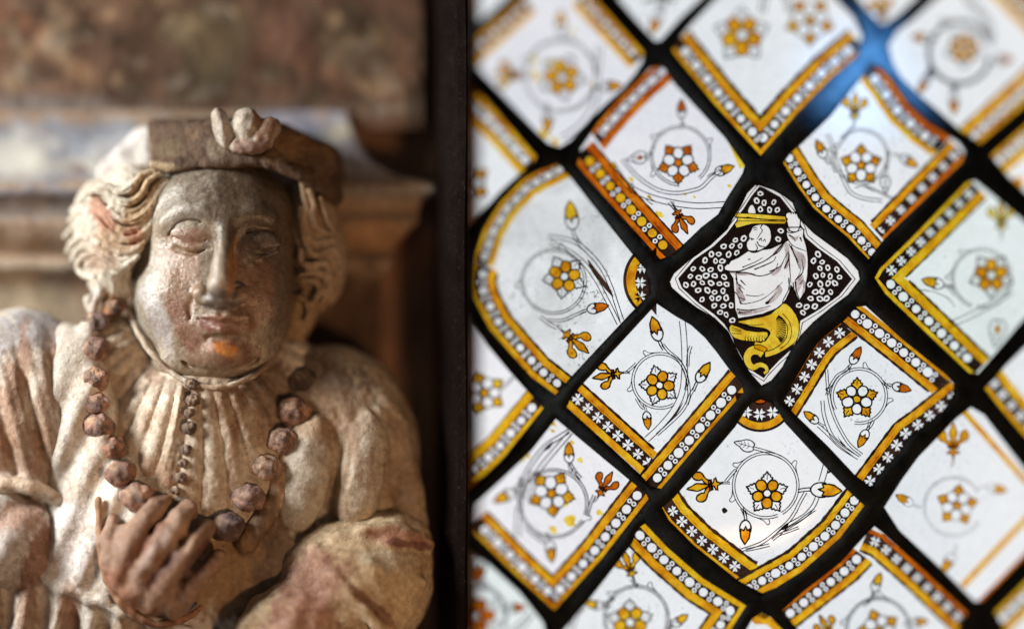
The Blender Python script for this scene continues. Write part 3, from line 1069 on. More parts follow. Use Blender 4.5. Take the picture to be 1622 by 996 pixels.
# ---- m
border(Q['m'], [(1376, 450), (1392, 424), (1440, 378), (1534, 284)], (1560, 440), (8, 18, 13, 3), 'cross', (ST_YELLOW, ST_YELLOW), sp=21.5, cut=[((1380, 443), (1450, 440))])
border(Q['m'], [(1380, 442), (1400, 466), (1465, 528), (1538, 598)], (1560, 440), (9, 19, 13, 4), 'bead', (ST_YELLOW, ST_YELLOW), sp=28, cut=[((1380, 443), (1450, 440))])
rose(Q['m'], 1570, 436, 1.05, 'A', 90, stain=ST_AMBER)
c11 = crop(1272, 230, 3.32)
V_ = Vine(LINE, 4.2, 1.2); V_.ring(1555, 441, 46, -100, 250, (110, 160))
V_.stem([c11(*p) for p in ((770, 945), (880, 895), (1000, 830), (1100, 760))], 9)
V_.stem([c11(*p) for p in ((755, 735), (780, 760), (800, 790))], 4)
V_.g.line([c11(*p) for p in ((620, 760), (690, 770), (760, 800), (800, 850))], 1.2, LINE)
V_.build(Q['m'])
bud(Q['m'], 1491, 451, 165, 1.15, stain=ST_YELLOW); leaf(Q['m'], 1582, 508, 262, 1.4, stain=ST_AMBER); fleur(Q['m'], 1586, 350, 92, 0.85, stain=ST_LEMON)
# ---- n
border(Q['n'], [(1040, 800), (1058, 827), (1099, 867), (1169, 921), (1212, 945)], (1215, 770), (7, 19, 12, 5), 'cross', (ST_AMBER, ST_YELLOW), sp=22, cut=[((1251, 869), (1179, 909))])
border(Q['n'], [(1380, 790), (1332, 853), (1272, 906), (1180, 957)], (1215, 770), (11, 18, 9, 5), 'bead', (ST_AMBER, ST_YELLOW), sp=24.5)
g = Glazing()
arc = ringpath(1204, 630, 50, 205, 335, 20)
arc2 = ringpath(1204, 630, 39, 205, 335, 20)
arc3 = ringpath(1204, 630, 54, 205, 335, 20)
g.shape(arc + arc2[::-1], ST_AMBER, 0.4)
g.shape(arc3 + arc[::-1], ENAMEL, 0.8)
g.shape(circ(1204, 636, 10, 14, 5), ST_ORANGE, 0.9)
hl = []
for (x, y) in ((1182, 653), (1203, 656), (1224, 653)):
    for m4 in range(4):
        aa = 0.78 + m4 * math.pi / 2
        hl.append([(x + (u * math.cos(aa) - v_ * math.sin(aa)), y + (u * math.sin(aa) + v_ * math.cos(aa))) for u, v_ in [(0.8, -0.6), (4.2, -2.6), (9.6, -4.4), (7, 0), (9.6, 4.4), (4.2, 2.6), (0.8, 0.6)]])
hl.append(circ(1204, 634, 9, 14, 4))
g.shape(arc2 + [(1244, 622), (1164, 622)], ENAMEL, 0.8, None, hl)
g.build('round_border', Q['n'])
c12 = crop(1080, 680, 4.742)
rose(Q['n'], 1215, 781, 0.98, 'A', 270, stain=ST_AMBER, lw=2.1)
V_ = Vine(LINE, 3.6, 1.25); V_.ring(1213, 768.5, 51, -60, 292, (20, 128, 185, 255))
V_.stem([c12(*p) for p in ((540, 140), (600, 155), (680, 180), (760, 215))], 4)
V_.stem([c12(*p) for p in ((930, 470), (890, 540), (850, 620), (800, 690), (720, 760), (600, 850), (450, 905))], 4.4)
V_.stem([c12(*p) for p in ((1020, 500), (990, 570), (930, 640), (850, 690), (780, 730), (720, 790))], 6)
V_.stem([c12(*p) for p in ((1000, 600), (930, 650), (860, 700), (760, 760))], 3.4)
V_.stem([c12(*p) for p in ((880, 735), (800, 765), (730, 790), (680, 830))], 3.4)
V_.stem([c12(*p) for p in ((660, 865), (600, 880), (530, 895), (480, 905))], 4)
V_.stem([c12(*p) for p in ((1085, 260), (1070, 320), (1050, 390))], 9)
V_.stem([c12(*p) for p in ((330, 390), (380, 330), (410, 300))], 4)
V_.stem([c12(*p) for p in ((480, 660), (465, 620), (450, 590))], 4)
V_.dark([c12(*p) for p in ((800, 700), (770, 720), (740, 755), (790, 740))])
V_.dark([c12(*p) for p in ((1110, 300), (1090, 330), (1120, 320))])
V_.dark([c12(*p) for p in ((300, 600), (320, 585), (345, 610), (315, 630))])
V_.build(Q['n'])
leaf(Q['n'], 1193, 708, 165, 1.0); bud(Q['n'], 1181, 828, 268, 1.2, lw=2)
bud(Q['n'], 1290, 775, 357, 1.55, lw=2); fleur(Q['n'], 1124, 768, 190, 0.95, lw=2)
# ---- o
border(Q['o'], [(1014, 818), (1060, 866), (1114, 913), (1160, 942), (1187, 958), (1160, 998), (1130, 1040)], (1010, 980), (11, 19, 12, 4), 'bead', (ST_YELLOW, ST_AMBER), sp=27)
rose(Q['o'], 998, 985, 1.08, 'A', 55, stain=ST_AMBER)
V_ = Vine(LINE, 4, 1.4); V_.ring(1008, 978, 50, -60, 240, (50, 120)); V_.stem([(955, 956), (968, 950), (972, 946)], 4); V_.stem([(1000, 916), (1006, 924), (1012, 928)], 4)
V_.stem([(1060, 1000), (1062, 985), (1066, 984)], 4); V_.stem([(925, 960), (912, 975), (905, 1000)], 6); V_.build(Q['o'])
fleur(Q['o'], 998, 900, 110, 0.83); bud(Q['o'], 952, 959, 170, 0.95); bud(Q['o'], 1068, 988, 35, 0.95)
# ---- p
border(Q['p'], [(1228, 968), (1272, 934), (1330, 889), (1376, 842)], (1390, 990), (7, 19, 11, 4), 'bead', (ST_ORANGE, ST_AMBER), sp=27, cut=[((1352, 868), (1436, 931))])
border(Q['p'], [(1376, 836), (1400, 846), (1460, 899), (1540, 976)], (1390, 990), (7, 18, 11, 4), 'cross', (ST_ORANGE, ST_AMBER), sp=22)
rose(Q['p'], 1392, 998, 1.02, 'B', 72, stain=ST_AMBER)
V_ = Vine(LINE, 4, 1.4); V_.ring(1391, 997, 50, -60, 200, (70, 150)); V_.stem([(1385, 938), (1378, 950), (1366, 958)], 4); V_.build(Q['p'])
bud(Q['p'], 1385, 932, 68, 0.98, stain=ST_YELLOW); bud(Q['p'], 1445, 985, 5, 0.9); fleur(Q['p'], 1312, 998, 120, 0.75)
# ---- q
g = Glazing()
pa = [(1528, 646), (1622, 752), (1680, 818)]
P = resample(pa, 8); n = normals2(P)
g.shape(np.vstack([P - n * 0, (P - n * -9)[::-1]]), ST_AMBER, 0.4)
P = resample([(1524, 928), (1560, 890), (1622, 825), (1670, 776)], 8); n = normals2(P)
g.shape(np.vstack([P - n * 5, (P + n * 5)[::-1]]), ST_AMBER, 0.4)
P = resample([(1555, 955), (1622, 886), (1680, 830)], 8); n = normals2(P)
g.shape(np.vstack([P - n * 7, (P + n * 2)[::-1]]), ST_ORANGE, 0.4)
g.build('border_stripe', Q['q'])
rose(Q['q'], 1516, 800, 0.98, 'B', 120, stain=ST_AMBER, line=FAINT)
V_ = Vine(FAINT, 3, 1.0); V_.ring(1510, 802, 46, 30, 330, ()); V_.build(Q['q'])
bud(Q['q'], 1443, 797, 150, 1.0, line=FAINT, stain=ST_AMBER); bud(Q['q'], 1568, 772, 350, 1.0, line=FAINT); bud(Q['q'], 1508, 880, 240, 1.1, line=FAINT)
fleur(Q['q'], 1510, 706, 90, 0.98, line=stain_mat('brown_line', (0.25, 0.10, 0.03), (0.18, 0.06, 0.02), (0.1, 0.03, 0.01)), stain=ST_AMBER)
g = Glazing()
for (x, y) in ((1566, 672), (1576, 684), (1588, 700), (1604, 716)):
    g.shape(circ(x + 4, y - 6, 7, 8, 4, 0.8, 0.4), FAINT, 0.5)
    g.shape(circ(x + 14, y + 4, 8, 8, 5, 0.8, 0.4), LINE, 0.5)
g.build('cross_band', Q['q'])
# ---- r, s, t, u, v, w, x, y
border(Q['r'], [(870, 642), (864, 648), (800, 724), (732, 788)], (775, 620), (9, 18, 13, 2), 'bead', (ST_YELLOW, ST_YELLOW), sp=26)
rose(Q['r'], 768, 622, 1.0, 'B', 72, stain=ST_YELLOW, line=LINE)
V_ = Vine(LINE, 4, 1.2); V_.stem([(795, 616), (805, 606), (815, 596)], 4); V_.build(Q['r'])
border(Q['s'], [(718, 98), (741, 125), (800, 190), (856, 252)], (750, 290), (10, 18, 12, 0), 'bead', (ST_AMBER, ST_YELLOW), sp=22)
rose(Q['s'], 744, 290, 1.0, 'B', 72, stain=ST_AMBER)
border(Q['u'], [(1558, 254), (1567, 246), (1622, 200), (1700, 130)], (1640, 260), (8, 17, 13, 0), 'bead', (ST_AMBER, ST_YELLOW), sp=22)
g = Glazing(); g.shape(circ(1612, 290, 10), ST_AMBER, 0.4); g.build('bud', Q['u'])
border(Q['v'], [(1552, 608), (1585, 650), (1622, 692), (1690, 760)], (1650, 600), (9, 19, 12, 0), 'cross', (ST_AMBER, ST_YELLOW), sp=22)
border(Q['w'], [(1566, 974), (1622, 920), (1700, 850)], (1650, 960), (9, 19, 12, 0), 'bead', (ST_YELLOW, ST_YELLOW), sp=22)
bud(Q['x'], 762, 888, 265, 1.2, stain=ST_ORANGE); bud(Q['x'], 806, 962, 2, 0.95, stain=ST_ORANGE)
rose(Q['x'], 757, 975, 1.1, 'A', 75, stain=ST_ORANGE)
V_ = Vine(LINE, 5, 1.8); V_.ring(757, 972, 44, -30, 200, (60,)); V_.stem([(800, 1010), (830, 985), (842, 970)], 8); V_.build(Q['x'])
g = Glazing(); g.shape([(1188, 980), (1206, 970), (1222, 978), (1244, 1002), (1232, 1004), (1214, 988), (1196, 988)], ST_AMBER, 0.4)
g.shape([(1196, 974), (1206, 966), (1222, 973), (1212, 980)], FAINT, 0.6)
g.build('border_stripe', Q['y'])

# ---- k: the figure
c5 = crop(1040, 230, 3.32)
cA = crop(1140, 280, 5.856)
cB = crop(1130, 440, 5.856)
ground = [(1203, 295), (1190, 311), (1178, 330), (1172, 338), (1166, 350), (1150, 371), (1130, 390), (1100, 411), (1074, 441), (1080, 456), (1106, 480), (1130, 497), (1147, 513), (1159, 532), (1164, 546), (1178, 571), (1188, 585), (1210, 599), (1216, 590), (1234, 571), (1254, 553), (1264, 530), (1268, 508), (1290, 495), (1301, 488), (1329, 468), (1350, 442), (1326, 414), (1296, 393), (1276, 376), (1272, 362), (1264, 348), (1251, 331), (1236, 312), (1211, 298)]
robe = [c5(*p) for p in ((355, 640), (385, 610), (430, 590), (480, 555), (520, 560), (560, 548), (600, 543), (650, 520), (690, 500), (682, 470), (684, 432), (760, 432), (775, 445), (772, 480), (790, 540), (798, 600), (795, 680), (782, 770), (750, 818), (735, 790), (728, 770), (706, 735), (700, 770), (680, 815), (640, 855), (560, 888), (428, 912), (412, 860), (408, 780), (402, 700), (380, 668), (358, 655))]
head = smoothp([cA(*p) for p in ((300, 470), (335, 448), (400, 440), (455, 465), (480, 530), (472, 600), (430, 650), (380, 682), (330, 700), (275, 690), (247, 645), (255, 590), (272, 568), (268, 535), (290, 500))], 3, True)
handp = smoothp([cA(*p) for p in ((615, 340), (660, 330), (720, 340), (745, 370), (748, 430), (728, 500), (680, 512), (640, 490), (628, 430), (615, 390))], 3, True)
hat = smoothp([cA(*p) for p in ((265, 330), (275, 285), (300, 262), (325, 300), (330, 345), (300, 345))], 3, True)
staff = [cA(*p) for p in ((120, 352), (150, 336), (300, 342), (450, 352), (610, 368), (630, 395), (605, 438), (450, 436), (300, 438), (155, 476), (138, 440), (165, 410), (160, 382))]
tail = smoothp([cB(*p) for p in ((235, 400), (400, 372), (530, 335), (640, 238), (705, 262), (765, 340), (797, 430), (792, 520), (765, 590), (690, 650), (590, 705), (480, 738), (478, 690), (400, 662), (378, 640), (385, 590), (440, 600), (500, 560), (518, 510), (500, 482), (430, 462), (330, 448), (250, 425))], 2, True)
fin = smoothp([cB(*p) for p in ((165, 430), (300, 485), (420, 500), (495, 500), (505, 535), (480, 585), (400, 590), (300, 585), (200, 560), (150, 500))], 2, True)
curl = [cB(*p) for p in ((470, 700), (420, 668), (350, 680), (315, 730), (325, 790), (370, 830), (430, 805), (485, 825), (495, 865), (465, 885))]
Pc = resample(smoothp(curl, 4), 3)
nc = normals2(Pc)
tw = np.interp(np.linspace(0, 1, len(Pc)), [0, 0.4, 1], [9.0, 6.0, 2.4])[:, None]
curlp = np.vstack([Pc + nc * tw, (Pc - nc * tw)[::-1]])
solids = [robe, head, handp, hat, staff, tail, fin, curlp]


def clipring(x, y, r):
    p = np.array([[x, y]])
    if not pip(p, ground)[0] or segdist(p, ground)[0] < r + 1.5:
        return False
    for s_ in solids:
        if pip(p, s_)[0] or segdist(p, s_)[0] < r + 1.0:
            return False
    return True


g = Glazing()
rings = []
row = 0
y = 296
while y < 600:
    x = 1066 + (7 if row % 2 else 0)
    while x < 1356:
        rr = rnd.uniform(4.0, 5.2)
        X, Y = x + rnd.uniform(-2, 2), y + rnd.uniform(-2, 2)
        if clipring(X, Y, rr):
            rt = rnd.uniform(0, 3)
            rings.append(circ(X, Y, rr * 0.9, 12, rr * 1.12, rt, 0.12))
            rings.append(circ(X, Y, rr * 0.42, 8, rr * 0.60, rt, 0.15))
        x += 13.2
    y += 11.8
    row += 1
# the ground is cut round everything it meets
polys = [resample(ground, 14, True)] + [np.array(r_) for r_ in rings]
v, f = fill(polys + [resample(s_, 6, True) for s_ in solids])
cen = v[f].mean(1)
keep = pip(cen, ground)
for s_ in solids:
    keep &= ~pip(cen, s_)
# rings stay open
ok = np.ones(len(f), bool)
for a, b in zip(rings[0::2], rings[1::2]):
    i_ = pip(cen, a) & ~pip(cen, b)
    ok &= ~i_
v2, f2 = None, None
Vv = [Vector((float(a), float(b))) for p in (polys + [resample(s_, 6, True) for s_ in solids]) for a, b in p]
Ee = []
b0 = 0
for p in (polys + [resample(s_, 6, True) for s_ in solids]):
    Ee += [(b0 + i, b0 + (i + 1) % len(p)) for i in range(len(p))]
    b0 += len(p)
vv, ee, ff, *_ = delaunay_2d_cdt(Vv, Ee, [], 0, 1e-5)
vv = np.array([(q_[0], q_[1]) for q_ in vv])
ff = np.array([t for t in ff if len(t) == 3])
cen = vv[ff].mean(1)
keep = pip(cen, ground)
for s_ in solids:
    keep &= ~pip(cen, s_)
for a, b in zip(rings[0::2], rings[1::2]):
    keep &= ~(pip(cen, a) & ~pip(cen, b))
g.add(vv, ff[keep], enamel_mat('ring_ground_enamel', 0.80, (0.02, 0.012, 0.01)), 0.7)
g.build('ringed_ground', Q['k'])
g = Glazing()
ctr = np.array([1208, 445.0])
inn = np.array(ground, float)
dv = inn - ctr
inn = inn + dv / np.linalg.norm(dv, axis=1)[:, None] * 4.5
g.line(inn, 1.2, LINE, closed=True)
g.build('outline', Q['k'])
g = Glazing()
for p in (tail, fin, curlp):
    g.shape(p, ST_LEMON, 0.5)
    g.line(p, 1.3, LINE, closed=True)
for a in range(15):       # scales and fringe on the tail
    t = a / 14
    th = -1.35 + 2.5 * t
    cx, cy = cB(600 + 75 * math.cos(th), 480 + 130 * math.sin(th))
    ex, ey = cB(600 + 5 * math.cos(th) - 20, 480 + 85 * math.sin(th) - 12)
    g.line([(cx, cy), ((cx + ex) / 2, (cy + ey) / 2 - 1.5), (ex, ey)], 2.2, LINE, taper=0.8)
g.line(smoothp([cB(*p) for p in ((600, 345), (660, 400), (690, 480), (660, 580), (560, 660), (480, 680))], 4), 1.4, LINE)
g.line(smoothp([cB(*p) for p in ((640, 330), (700, 400), (725, 490), (700, 590), (620, 660))], 4), 1.0, LINE)
g.line(smoothp([cB(*p) for p in ((240, 420), (330, 452), (430, 466), (500, 486), (520, 520), (480, 580))], 4), 2.4, LINE)
for i in range(8):
    x0 = 300 + i * 26
    g.line([cB(x0, 585), cB(x0 - 8, 560), cB(x0 + 6, 530)], 1.4, LINE, taper=0.7)
for yy in (470, 490, 520):
    g.line([cB(170, yy - 6), cB(260, 500 + (yy - 490) * 0.6)], 1.0, LINE)
g.line(smoothp([cB(*p) for p in ((250, 420), (360, 440), (470, 430))], 3), 0.9, LINE)
g.build('golden_tail', Q['k'])
g = Glazing()
g.shape(staff, ST_LEMON, 0.5)
g.line(staff, 1.3, LINE, closed=True)
g.line([cA(*p) for p in ((140, 375), (300, 385), (450, 400), (610, 405))], 1.6, LINE)
g.line([cA(*p) for p in ((250, 372), (380, 398), (430, 396))], 1.0, LINE)
g.line([cA(*p) for p in ((160, 412), (300, 410), (460, 412), (600, 418))], 1.0, LINE)
g.build('yellow_staff', Q['k'])
g = Glazing()
FIG = [
    (robe, 1.6, 1), (head, 1.7, 1), (handp, 1.5, 1),
]
for p, w_, cl_ in FIG:
    g.line(p, w_, LINE, closed=bool(cl_))
folds = [
    [(45, 870), (120, 880), (200, 870), (330, 820), (450, 760), (560, 660), (610, 600)],
    [(80, 815), (100, 780), (150, 740), (200, 700)],
    [(150, 890), (250, 890), (360, 920), (460, 900), (520, 850), (540, 800)],
    [(460, 880), (560, 830), (610, 740), (640, 690)],
    [(600, 850), (640, 760), (640, 720), (660, 990)],
    [(620, 500), (640, 520), (700, 515), (760, 490)],
    [(620, 560), (680, 640), (800, 690)],
    [(640, 620), (720, 770), (750, 870), (700, 960)],
    [(700, 960), (760, 900), (775, 850), (760, 760)],
    [(660, 640), (700, 740), (740, 850)],
    [(520, 700), (570, 640), (600, 600)],
    [(470, 740), (540, 700), (590, 640)],
    [(320, 860), (420, 820), (500, 780), (520, 740)],
    [(210, 840), (330, 790), (400, 750)],
    [(640, 540), (680, 560), (700, 600)], [(745, 560), (760, 600)],
    [(640, 510), (650, 470), (615, 480)],
    [(660, 330), (665, 350)], [(680, 330), (686, 350)], [(700, 335), (704, 352)], [(720, 342), (722, 358)],
    [(400, 440), (380, 470), (395, 500), (370, 540), (345, 580)],
    [(365, 590), (385, 570), (390, 600)], [(400, 600), (420, 580), (425, 610)], [(345, 600), (370, 640), (420, 650)],
    [(310, 480), (330, 470), (350, 480)], [(320, 495), (335, 490), (345, 498)],
    [(290, 570), (305, 580), (320, 575)], [(258, 600), (280, 570), (300, 590)],
    [(280, 690), (330, 690), (350, 660), (330, 620)],
    [(150, 900), (160, 960), (155, 996)],
    [(265, 770), (275, 762), (285, 772)],
]
for p in folds:
    g.line(smoothp([cA(*q_) for q_ in p], 4), rnd.uniform(1.3, 2.1), LINE, taper=0.5)
foldsB = [
    [(205, 0), (230, 60), (260, 100)], [(190, 120), (230, 170), (260, 235), (330, 235), (450, 200), (560, 120), (640, 40)],
    [(215, 290), (330, 300), (450, 280), (530, 260)], [(230, 325), (300, 320), (360, 310)], [(480, 240), (530, 200), (600, 130)],
    [(300, 160), (400, 170), (470, 150)], [(230, 180), (300, 205)], [(700, 0), (700, 100), (650, 200), (640, 235)],
    [(760, 30), (770, 120), (800, 200)], [(860, 40), (850, 140), (805, 205)], [(740, 40), (745, 100), (760, 150)], [(800, 60), (830, 20)],
    [(720, 100), (750, 150)], [(240, 60), (290, 110)], [(250, 20), (300, 70)], [(235, 90), (275, 140)],
]
for p in foldsB:
    g.line(smoothp([cB(*q_) for q_ in p], 4), rnd.uniform(1.1, 1.9), LINE, taper=0.45)
for bl in ([(235, 215), (270, 235), (300, 240), (250, 245)], [(232, 310), (265, 318), (245, 335)], [(480, 225), (530, 205), (510, 245), (485, 245)]):
    g.shape([cB(*q_) for q_ in bl], LINE, 0.9)
for wp in ([(640, 620), (700, 680), (780, 720), (800, 800), (770, 880), (740, 800), (690, 740)], [(600, 600), (640, 640), (650, 800), (600, 860), (610, 760)], [(470, 880), (560, 830), (600, 760), (560, 870), (500, 920)],
           [(60, 870), (200, 880), (340, 900), (220, 915), (120, 900)], [(540, 650), (610, 600), (560, 690), (480, 740)], [(700, 960), (760, 900), (780, 960), (740, 1050), (700, 1100)], [(640, 540), (700, 560), (740, 540), (700, 600)]):
    g.shape(smoothp([cA(*q_) for q_ in wp], 3, True), WASH, 0.4)
for wp in ([(210, 30), (250, 100), (300, 200), (250, 220), (215, 150)], [(600, 60), (640, 120), (560, 220), (480, 240), (560, 150)], [(220, 300), (400, 300), (520, 280), (400, 330), (240, 345)], [(830, 20), (860, 60), (840, 150), (815, 180), (830, 90)]):
    g.shape(smoothp([cB(*q_) for q_ in wp], 3, True), WASH, 0.4)
# the robe's own
g.build('robed_figure', Q['k'])
# ================================================================== the carved bust
def smin(a, b, k):
    h = np.clip(0.5 + 0.5 * (b - a) / k, 0, 1)
    return b + (a - b) * h - k * h * (1 - h)


def smax(a, b, k):
    return -smin(-a, -b, k)


def ell(P, c, r, rz=0.0, rx=0.0):
    """ellipsoid distance; rz turns it in the picture plane (degrees, clockwise positive), rx tips it back"""
    x, y, z = P[0] - c[0], P[1] - c[1], P[2] - c[2]
    if rz:
        a = R(rz)
        x, y = x * math.cos(a) + y * math.sin(a), -x * math.sin(a) + y * math.cos(a)
    if rx:
        a = R(rx)
        y, z = y * math.cos(a) + z * math.sin(a), -y * math.sin(a) + z * math.cos(a)
    k0 = np.sqrt((x / r[0]) ** 2 + (y / r[1]) ** 2 + (z / r[2]) ** 2)
    k1 = np.sqrt((x / r[0] ** 2) ** 2 + (y / r[1] ** 2) ** 2 + (z / r[2] ** 2) ** 2) + 1e-6
    return k0 * (k0 - 1) / k1


def caps(P, a, b, ra, rb):
    a, b = np.array(a, float), np.array(b, float)
    ab = b - a
    l2 = (ab * ab).sum() + 1e-6
    t = np.clip(((P[0] - a[0]) * ab[0] + (P[1] - a[1]) * ab[1] + (P[2] - a[2]) * ab[2]) / l2, 0, 1)
    dx, dy, dz = P[0] - a[0] - t * ab[0], P[1] - a[1] - t * ab[1], P[2] - a[2] - t * ab[2]
    return np.sqrt(dx * dx + dy * dy + dz * dz) - (ra + (rb - ra) * t)


def tube(P, pts, r0, r1=None, k=0, sm=3, r2=None):
    pts = [tuple(p) for p in smooth3(pts, sm)]
    r1 = r0 if r1 is None else r1
    n = len(pts) - 1
    out = None
    for i in range(n):
        def rr(t):
            if r2 is None:
                return r0 + (r1 - r0) * t
            return np.interp(t, [0, 0.5, 1], [r0, r1, r2])
        d = caps(P, pts[i], pts[i + 1], rr(i / n), rr((i + 1) / n))
        out = d if out is None else np.minimum(out, d)
    return out


def smooth3(path, n=3):
    P = np.array(path, float)
    if len(P) < 3 or n <= 1:
        return P
    out = []
    for i in range(len(P) - 1):
        p1, p2 = P[i], P[i + 1]
        p0 = P[i - 1] if i > 0 else 2 * p1 - p2
        p3 = P[i + 2] if i + 2 < len(P) else 2 * p2 - p1
        for k in range(n):
            t = k / n
            out.append(0.5 * ((2 * p1) + (-p0 + p2) * t + (2 * p0 - 5 * p1 + 4 * p2 - p3) * t * t + (-p0 + 3 * p1 - 3 * p2 + p3) * t ** 3))
    out.append(P[-1])
    return np.array(out)


def poly2(P, pts):
    """signed 2-D distance to an outline, on the grid's picture plane"""
    X, Y = P[0][:, :, 0], P[1][:, :, 0]
    g = np.stack([X.ravel(), Y.ravel()], 1)
    q = smoothp(pts, 4, True)
    d = segdist(g, q)
    d[pip(g, q)] *= -1
    return d.reshape(X.shape)[:, :, None]


_w = np.random.RandomState(11)
_WV = [(_w.normal(size=3), _w.uniform(0, 6.28)) for _ in range(30)]


def lump(X, Y, Z, scale, amp, i0=0, n=8):
    s_ = 0
    for v_, ph in _WV[i0:i0 + n]:
        u_ = v_ / np.linalg.norm(v_)
        s_ = s_ + np.sin((X * u_[0] + Y * u_[1] + Z * u_[2]) / scale * 6.28 + ph + 1.5 * np.sin((X * u_[1] - Y * u_[0]) / scale * 2.3 + ph))
    return s_ * amp / math.sqrt(n)


def grid(b, h):
    xs = np.arange(b[0], b[1], h, dtype=np.float32)
    ys = np.arange(b[2], b[3], h, dtype=np.float32)
    zs = np.arange(b[4], b[5], h, dtype=np.float32)
    return np.meshgrid(xs, ys, zs, indexing='ij')


def nets(P, F):
    """naive surface nets"""
    nx, ny, nz = F.shape
    s_ = F < 0
    cnt = np.zeros((nx - 1, ny - 1, nz - 1), np.int8)
    for a in (0, 1):
        for b in (0, 1):
            for c_ in (0, 1):
                cnt += s_[a:nx - 1 + a, b:ny - 1 + b, c_:nz - 1 + c_]
    act = (cnt > 0) & (cnt < 8)
    I, J, K = np.nonzero(act)
    idx = -np.ones(act.shape, np.int64)
    idx[I, J, K] = np.arange(len(I))
    acc = np.zeros((len(I), 3))
    num = np.zeros(len(I))
    cs = [(a, b, c_) for a in (0, 1) for b in (0, 1) for c_ in (0, 1)]
    for p in cs:
        for ax in range(3):
            if p[ax] == 0:
                q = list(p); q[ax] = 1
                f0 = F[I + p[0], J + p[1], K + p[2]]
                f1 = F[I + q[0], J + q[1], K + q[2]]
                cr = (f0 < 0) != (f1 < 0)
                t = np.where(cr, f0 / (f0 - f1 + 1e-12), 0)
                for k in range(3):
                    val = p[k] + (t if k == ax else 0)
                    acc[:, k] += np.where(cr, val, 0)
                num += cr
    pos = acc / num[:, None]
    h = P[0][1, 0, 0] - P[0][0, 0, 0]
    V = np.stack([P[0][0, 0, 0] + (I + pos[:, 0]) * h, P[1][0, 0, 0] + (J + pos[:, 1]) * h, P[2][0, 0, 0] + (K + pos[:, 2]) * h], 1)
    faces = []
    for ax in range(3):
        a1, a2 = [(1, 2), (2, 0), (0, 1)][ax]
        sl0 = [slice(1, -1)] * 3
        sl0[ax] = slice(0, -1)
        sl1 = [slice(1, -1)] * 3
        sl1[ax] = slice(1, None)
        A, B = s_[tuple(sl0)], s_[tuple(sl1)]
        ch = A != B
        i3 = list(np.nonzero(ch))
        flip = A[tuple(i3)]
        off = [1, 1, 1]
        off[ax] = 0
        base = [i3[k] + off[k] for k in range(3)]

        def at(d1, d2):
            q = [b.copy() for b in base]
            q[a1] = q[a1] - d1
            q[a2] = q[a2] - d2
            return idx[q[0], q[1], q[2]]
        q0, q1, q2, q3 = at(0, 0), at(1, 0), at(1, 1), at(0, 1)
        f_ = np.stack([q0, q1, q2, q3], 1)
        f_[~flip] = f_[~flip][:, ::-1]
        faces.append(f_)
    Fc = np.vstack(faces)
    Fc = Fc[(Fc >= 0).all(1)]
    return V, Fc


def sculpt(name, b, h, fn, mats, parent, tintfn=None):
    P = grid(b, h)
    F = fn(P)
    e_ = h * 1.6      # close the block where it leaves its grid
    for a_, (lo_, hi_) in enumerate(((b[0], b[1]), (b[2], b[3]), (b[4], b[5]))):
        F = np.maximum(F, np.maximum(lo_ + e_ - P[a_], P[a_] - (hi_ - 2 * h)))
    V, Fc = nets(P, F.astype(np.float32))
    col = tintfn(V) if tintfn else None
    # picture y runs down, so the winding turns over once when placed
    return mesh_obj(name, Wn(V), Fc, mats, parent, col=col)


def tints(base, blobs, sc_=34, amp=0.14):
    """base colour with patches of surviving paint, dirt, bare stone and some painted-in light and shade: (x, y, rx, ry, turn, colour, strength)"""
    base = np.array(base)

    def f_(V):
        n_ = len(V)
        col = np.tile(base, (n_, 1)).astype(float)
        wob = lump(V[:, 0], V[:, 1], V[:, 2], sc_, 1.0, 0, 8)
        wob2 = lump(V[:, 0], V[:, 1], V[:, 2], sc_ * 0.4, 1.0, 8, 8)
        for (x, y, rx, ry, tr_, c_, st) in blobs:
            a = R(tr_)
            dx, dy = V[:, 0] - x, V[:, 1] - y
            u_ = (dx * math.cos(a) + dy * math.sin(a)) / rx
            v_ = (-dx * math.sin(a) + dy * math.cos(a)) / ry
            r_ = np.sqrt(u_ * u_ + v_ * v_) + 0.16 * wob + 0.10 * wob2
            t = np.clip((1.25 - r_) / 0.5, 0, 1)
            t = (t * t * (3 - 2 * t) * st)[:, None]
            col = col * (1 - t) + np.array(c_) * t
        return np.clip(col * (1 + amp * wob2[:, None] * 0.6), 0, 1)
    return f_


# materials of the carving (tint attribute holds the colour patches; the nodes add grain, chips and gloss)
WHT = (1.12, 1.06, 1.0)
CARVE = carved('worn_painted_limestone', (1.15, 1.12, 1.06), (1.0, 0.97, 0.94), (0.74, 0.63, 0.54), 40, 0.55, 0.55, True, spec=0.35)
FACEM = carved('varnished_face_paint', (1.08, 1.05, 1.0), (0.96, 0.94, 0.92), (0.78, 0.68, 0.60), 45, 0.24, 0.40, True, spec=0.65, gloss_var=0.10)
CAPM = carved('rough_brown_paint', (1.3, 1.2, 1.05), (0.9, 0.85, 0.8), (0.45, 0.36, 0.30), 60, 0.6, 1.0, True, spec=0.35)
BEADM = carved('gilt_brown_bead', (1.9, 1.6, 1.3), (0.85, 0.75, 0.72), (0.35, 0.25, 0.22), 110, 0.38, 0.9, True, spec=0.6)

CREAM = (0.56, 0.50, 0.42)
GREY = (0.40, 0.40, 0.39)
LIME = (0.64, 0.63, 0.60)
BROWN = (0.25, 0.15, 0.10)
TAN = (0.42, 0.30, 0.20)
ROSEC = (0.40, 0.22, 0.17)
DKBR = (0.10, 0.06, 0.045)
OCHRE = (0.45, 0.24, 0.08)

bust = link(bpy.data.objects.new('carved_bust', None))
bust.location = W(340, 1040, -60)
bpy.context.view_layer.update()
tag(bust, 'worn painted stone bust of a curly-haired figure in cap and bead chain', 'bust', kind='thing')


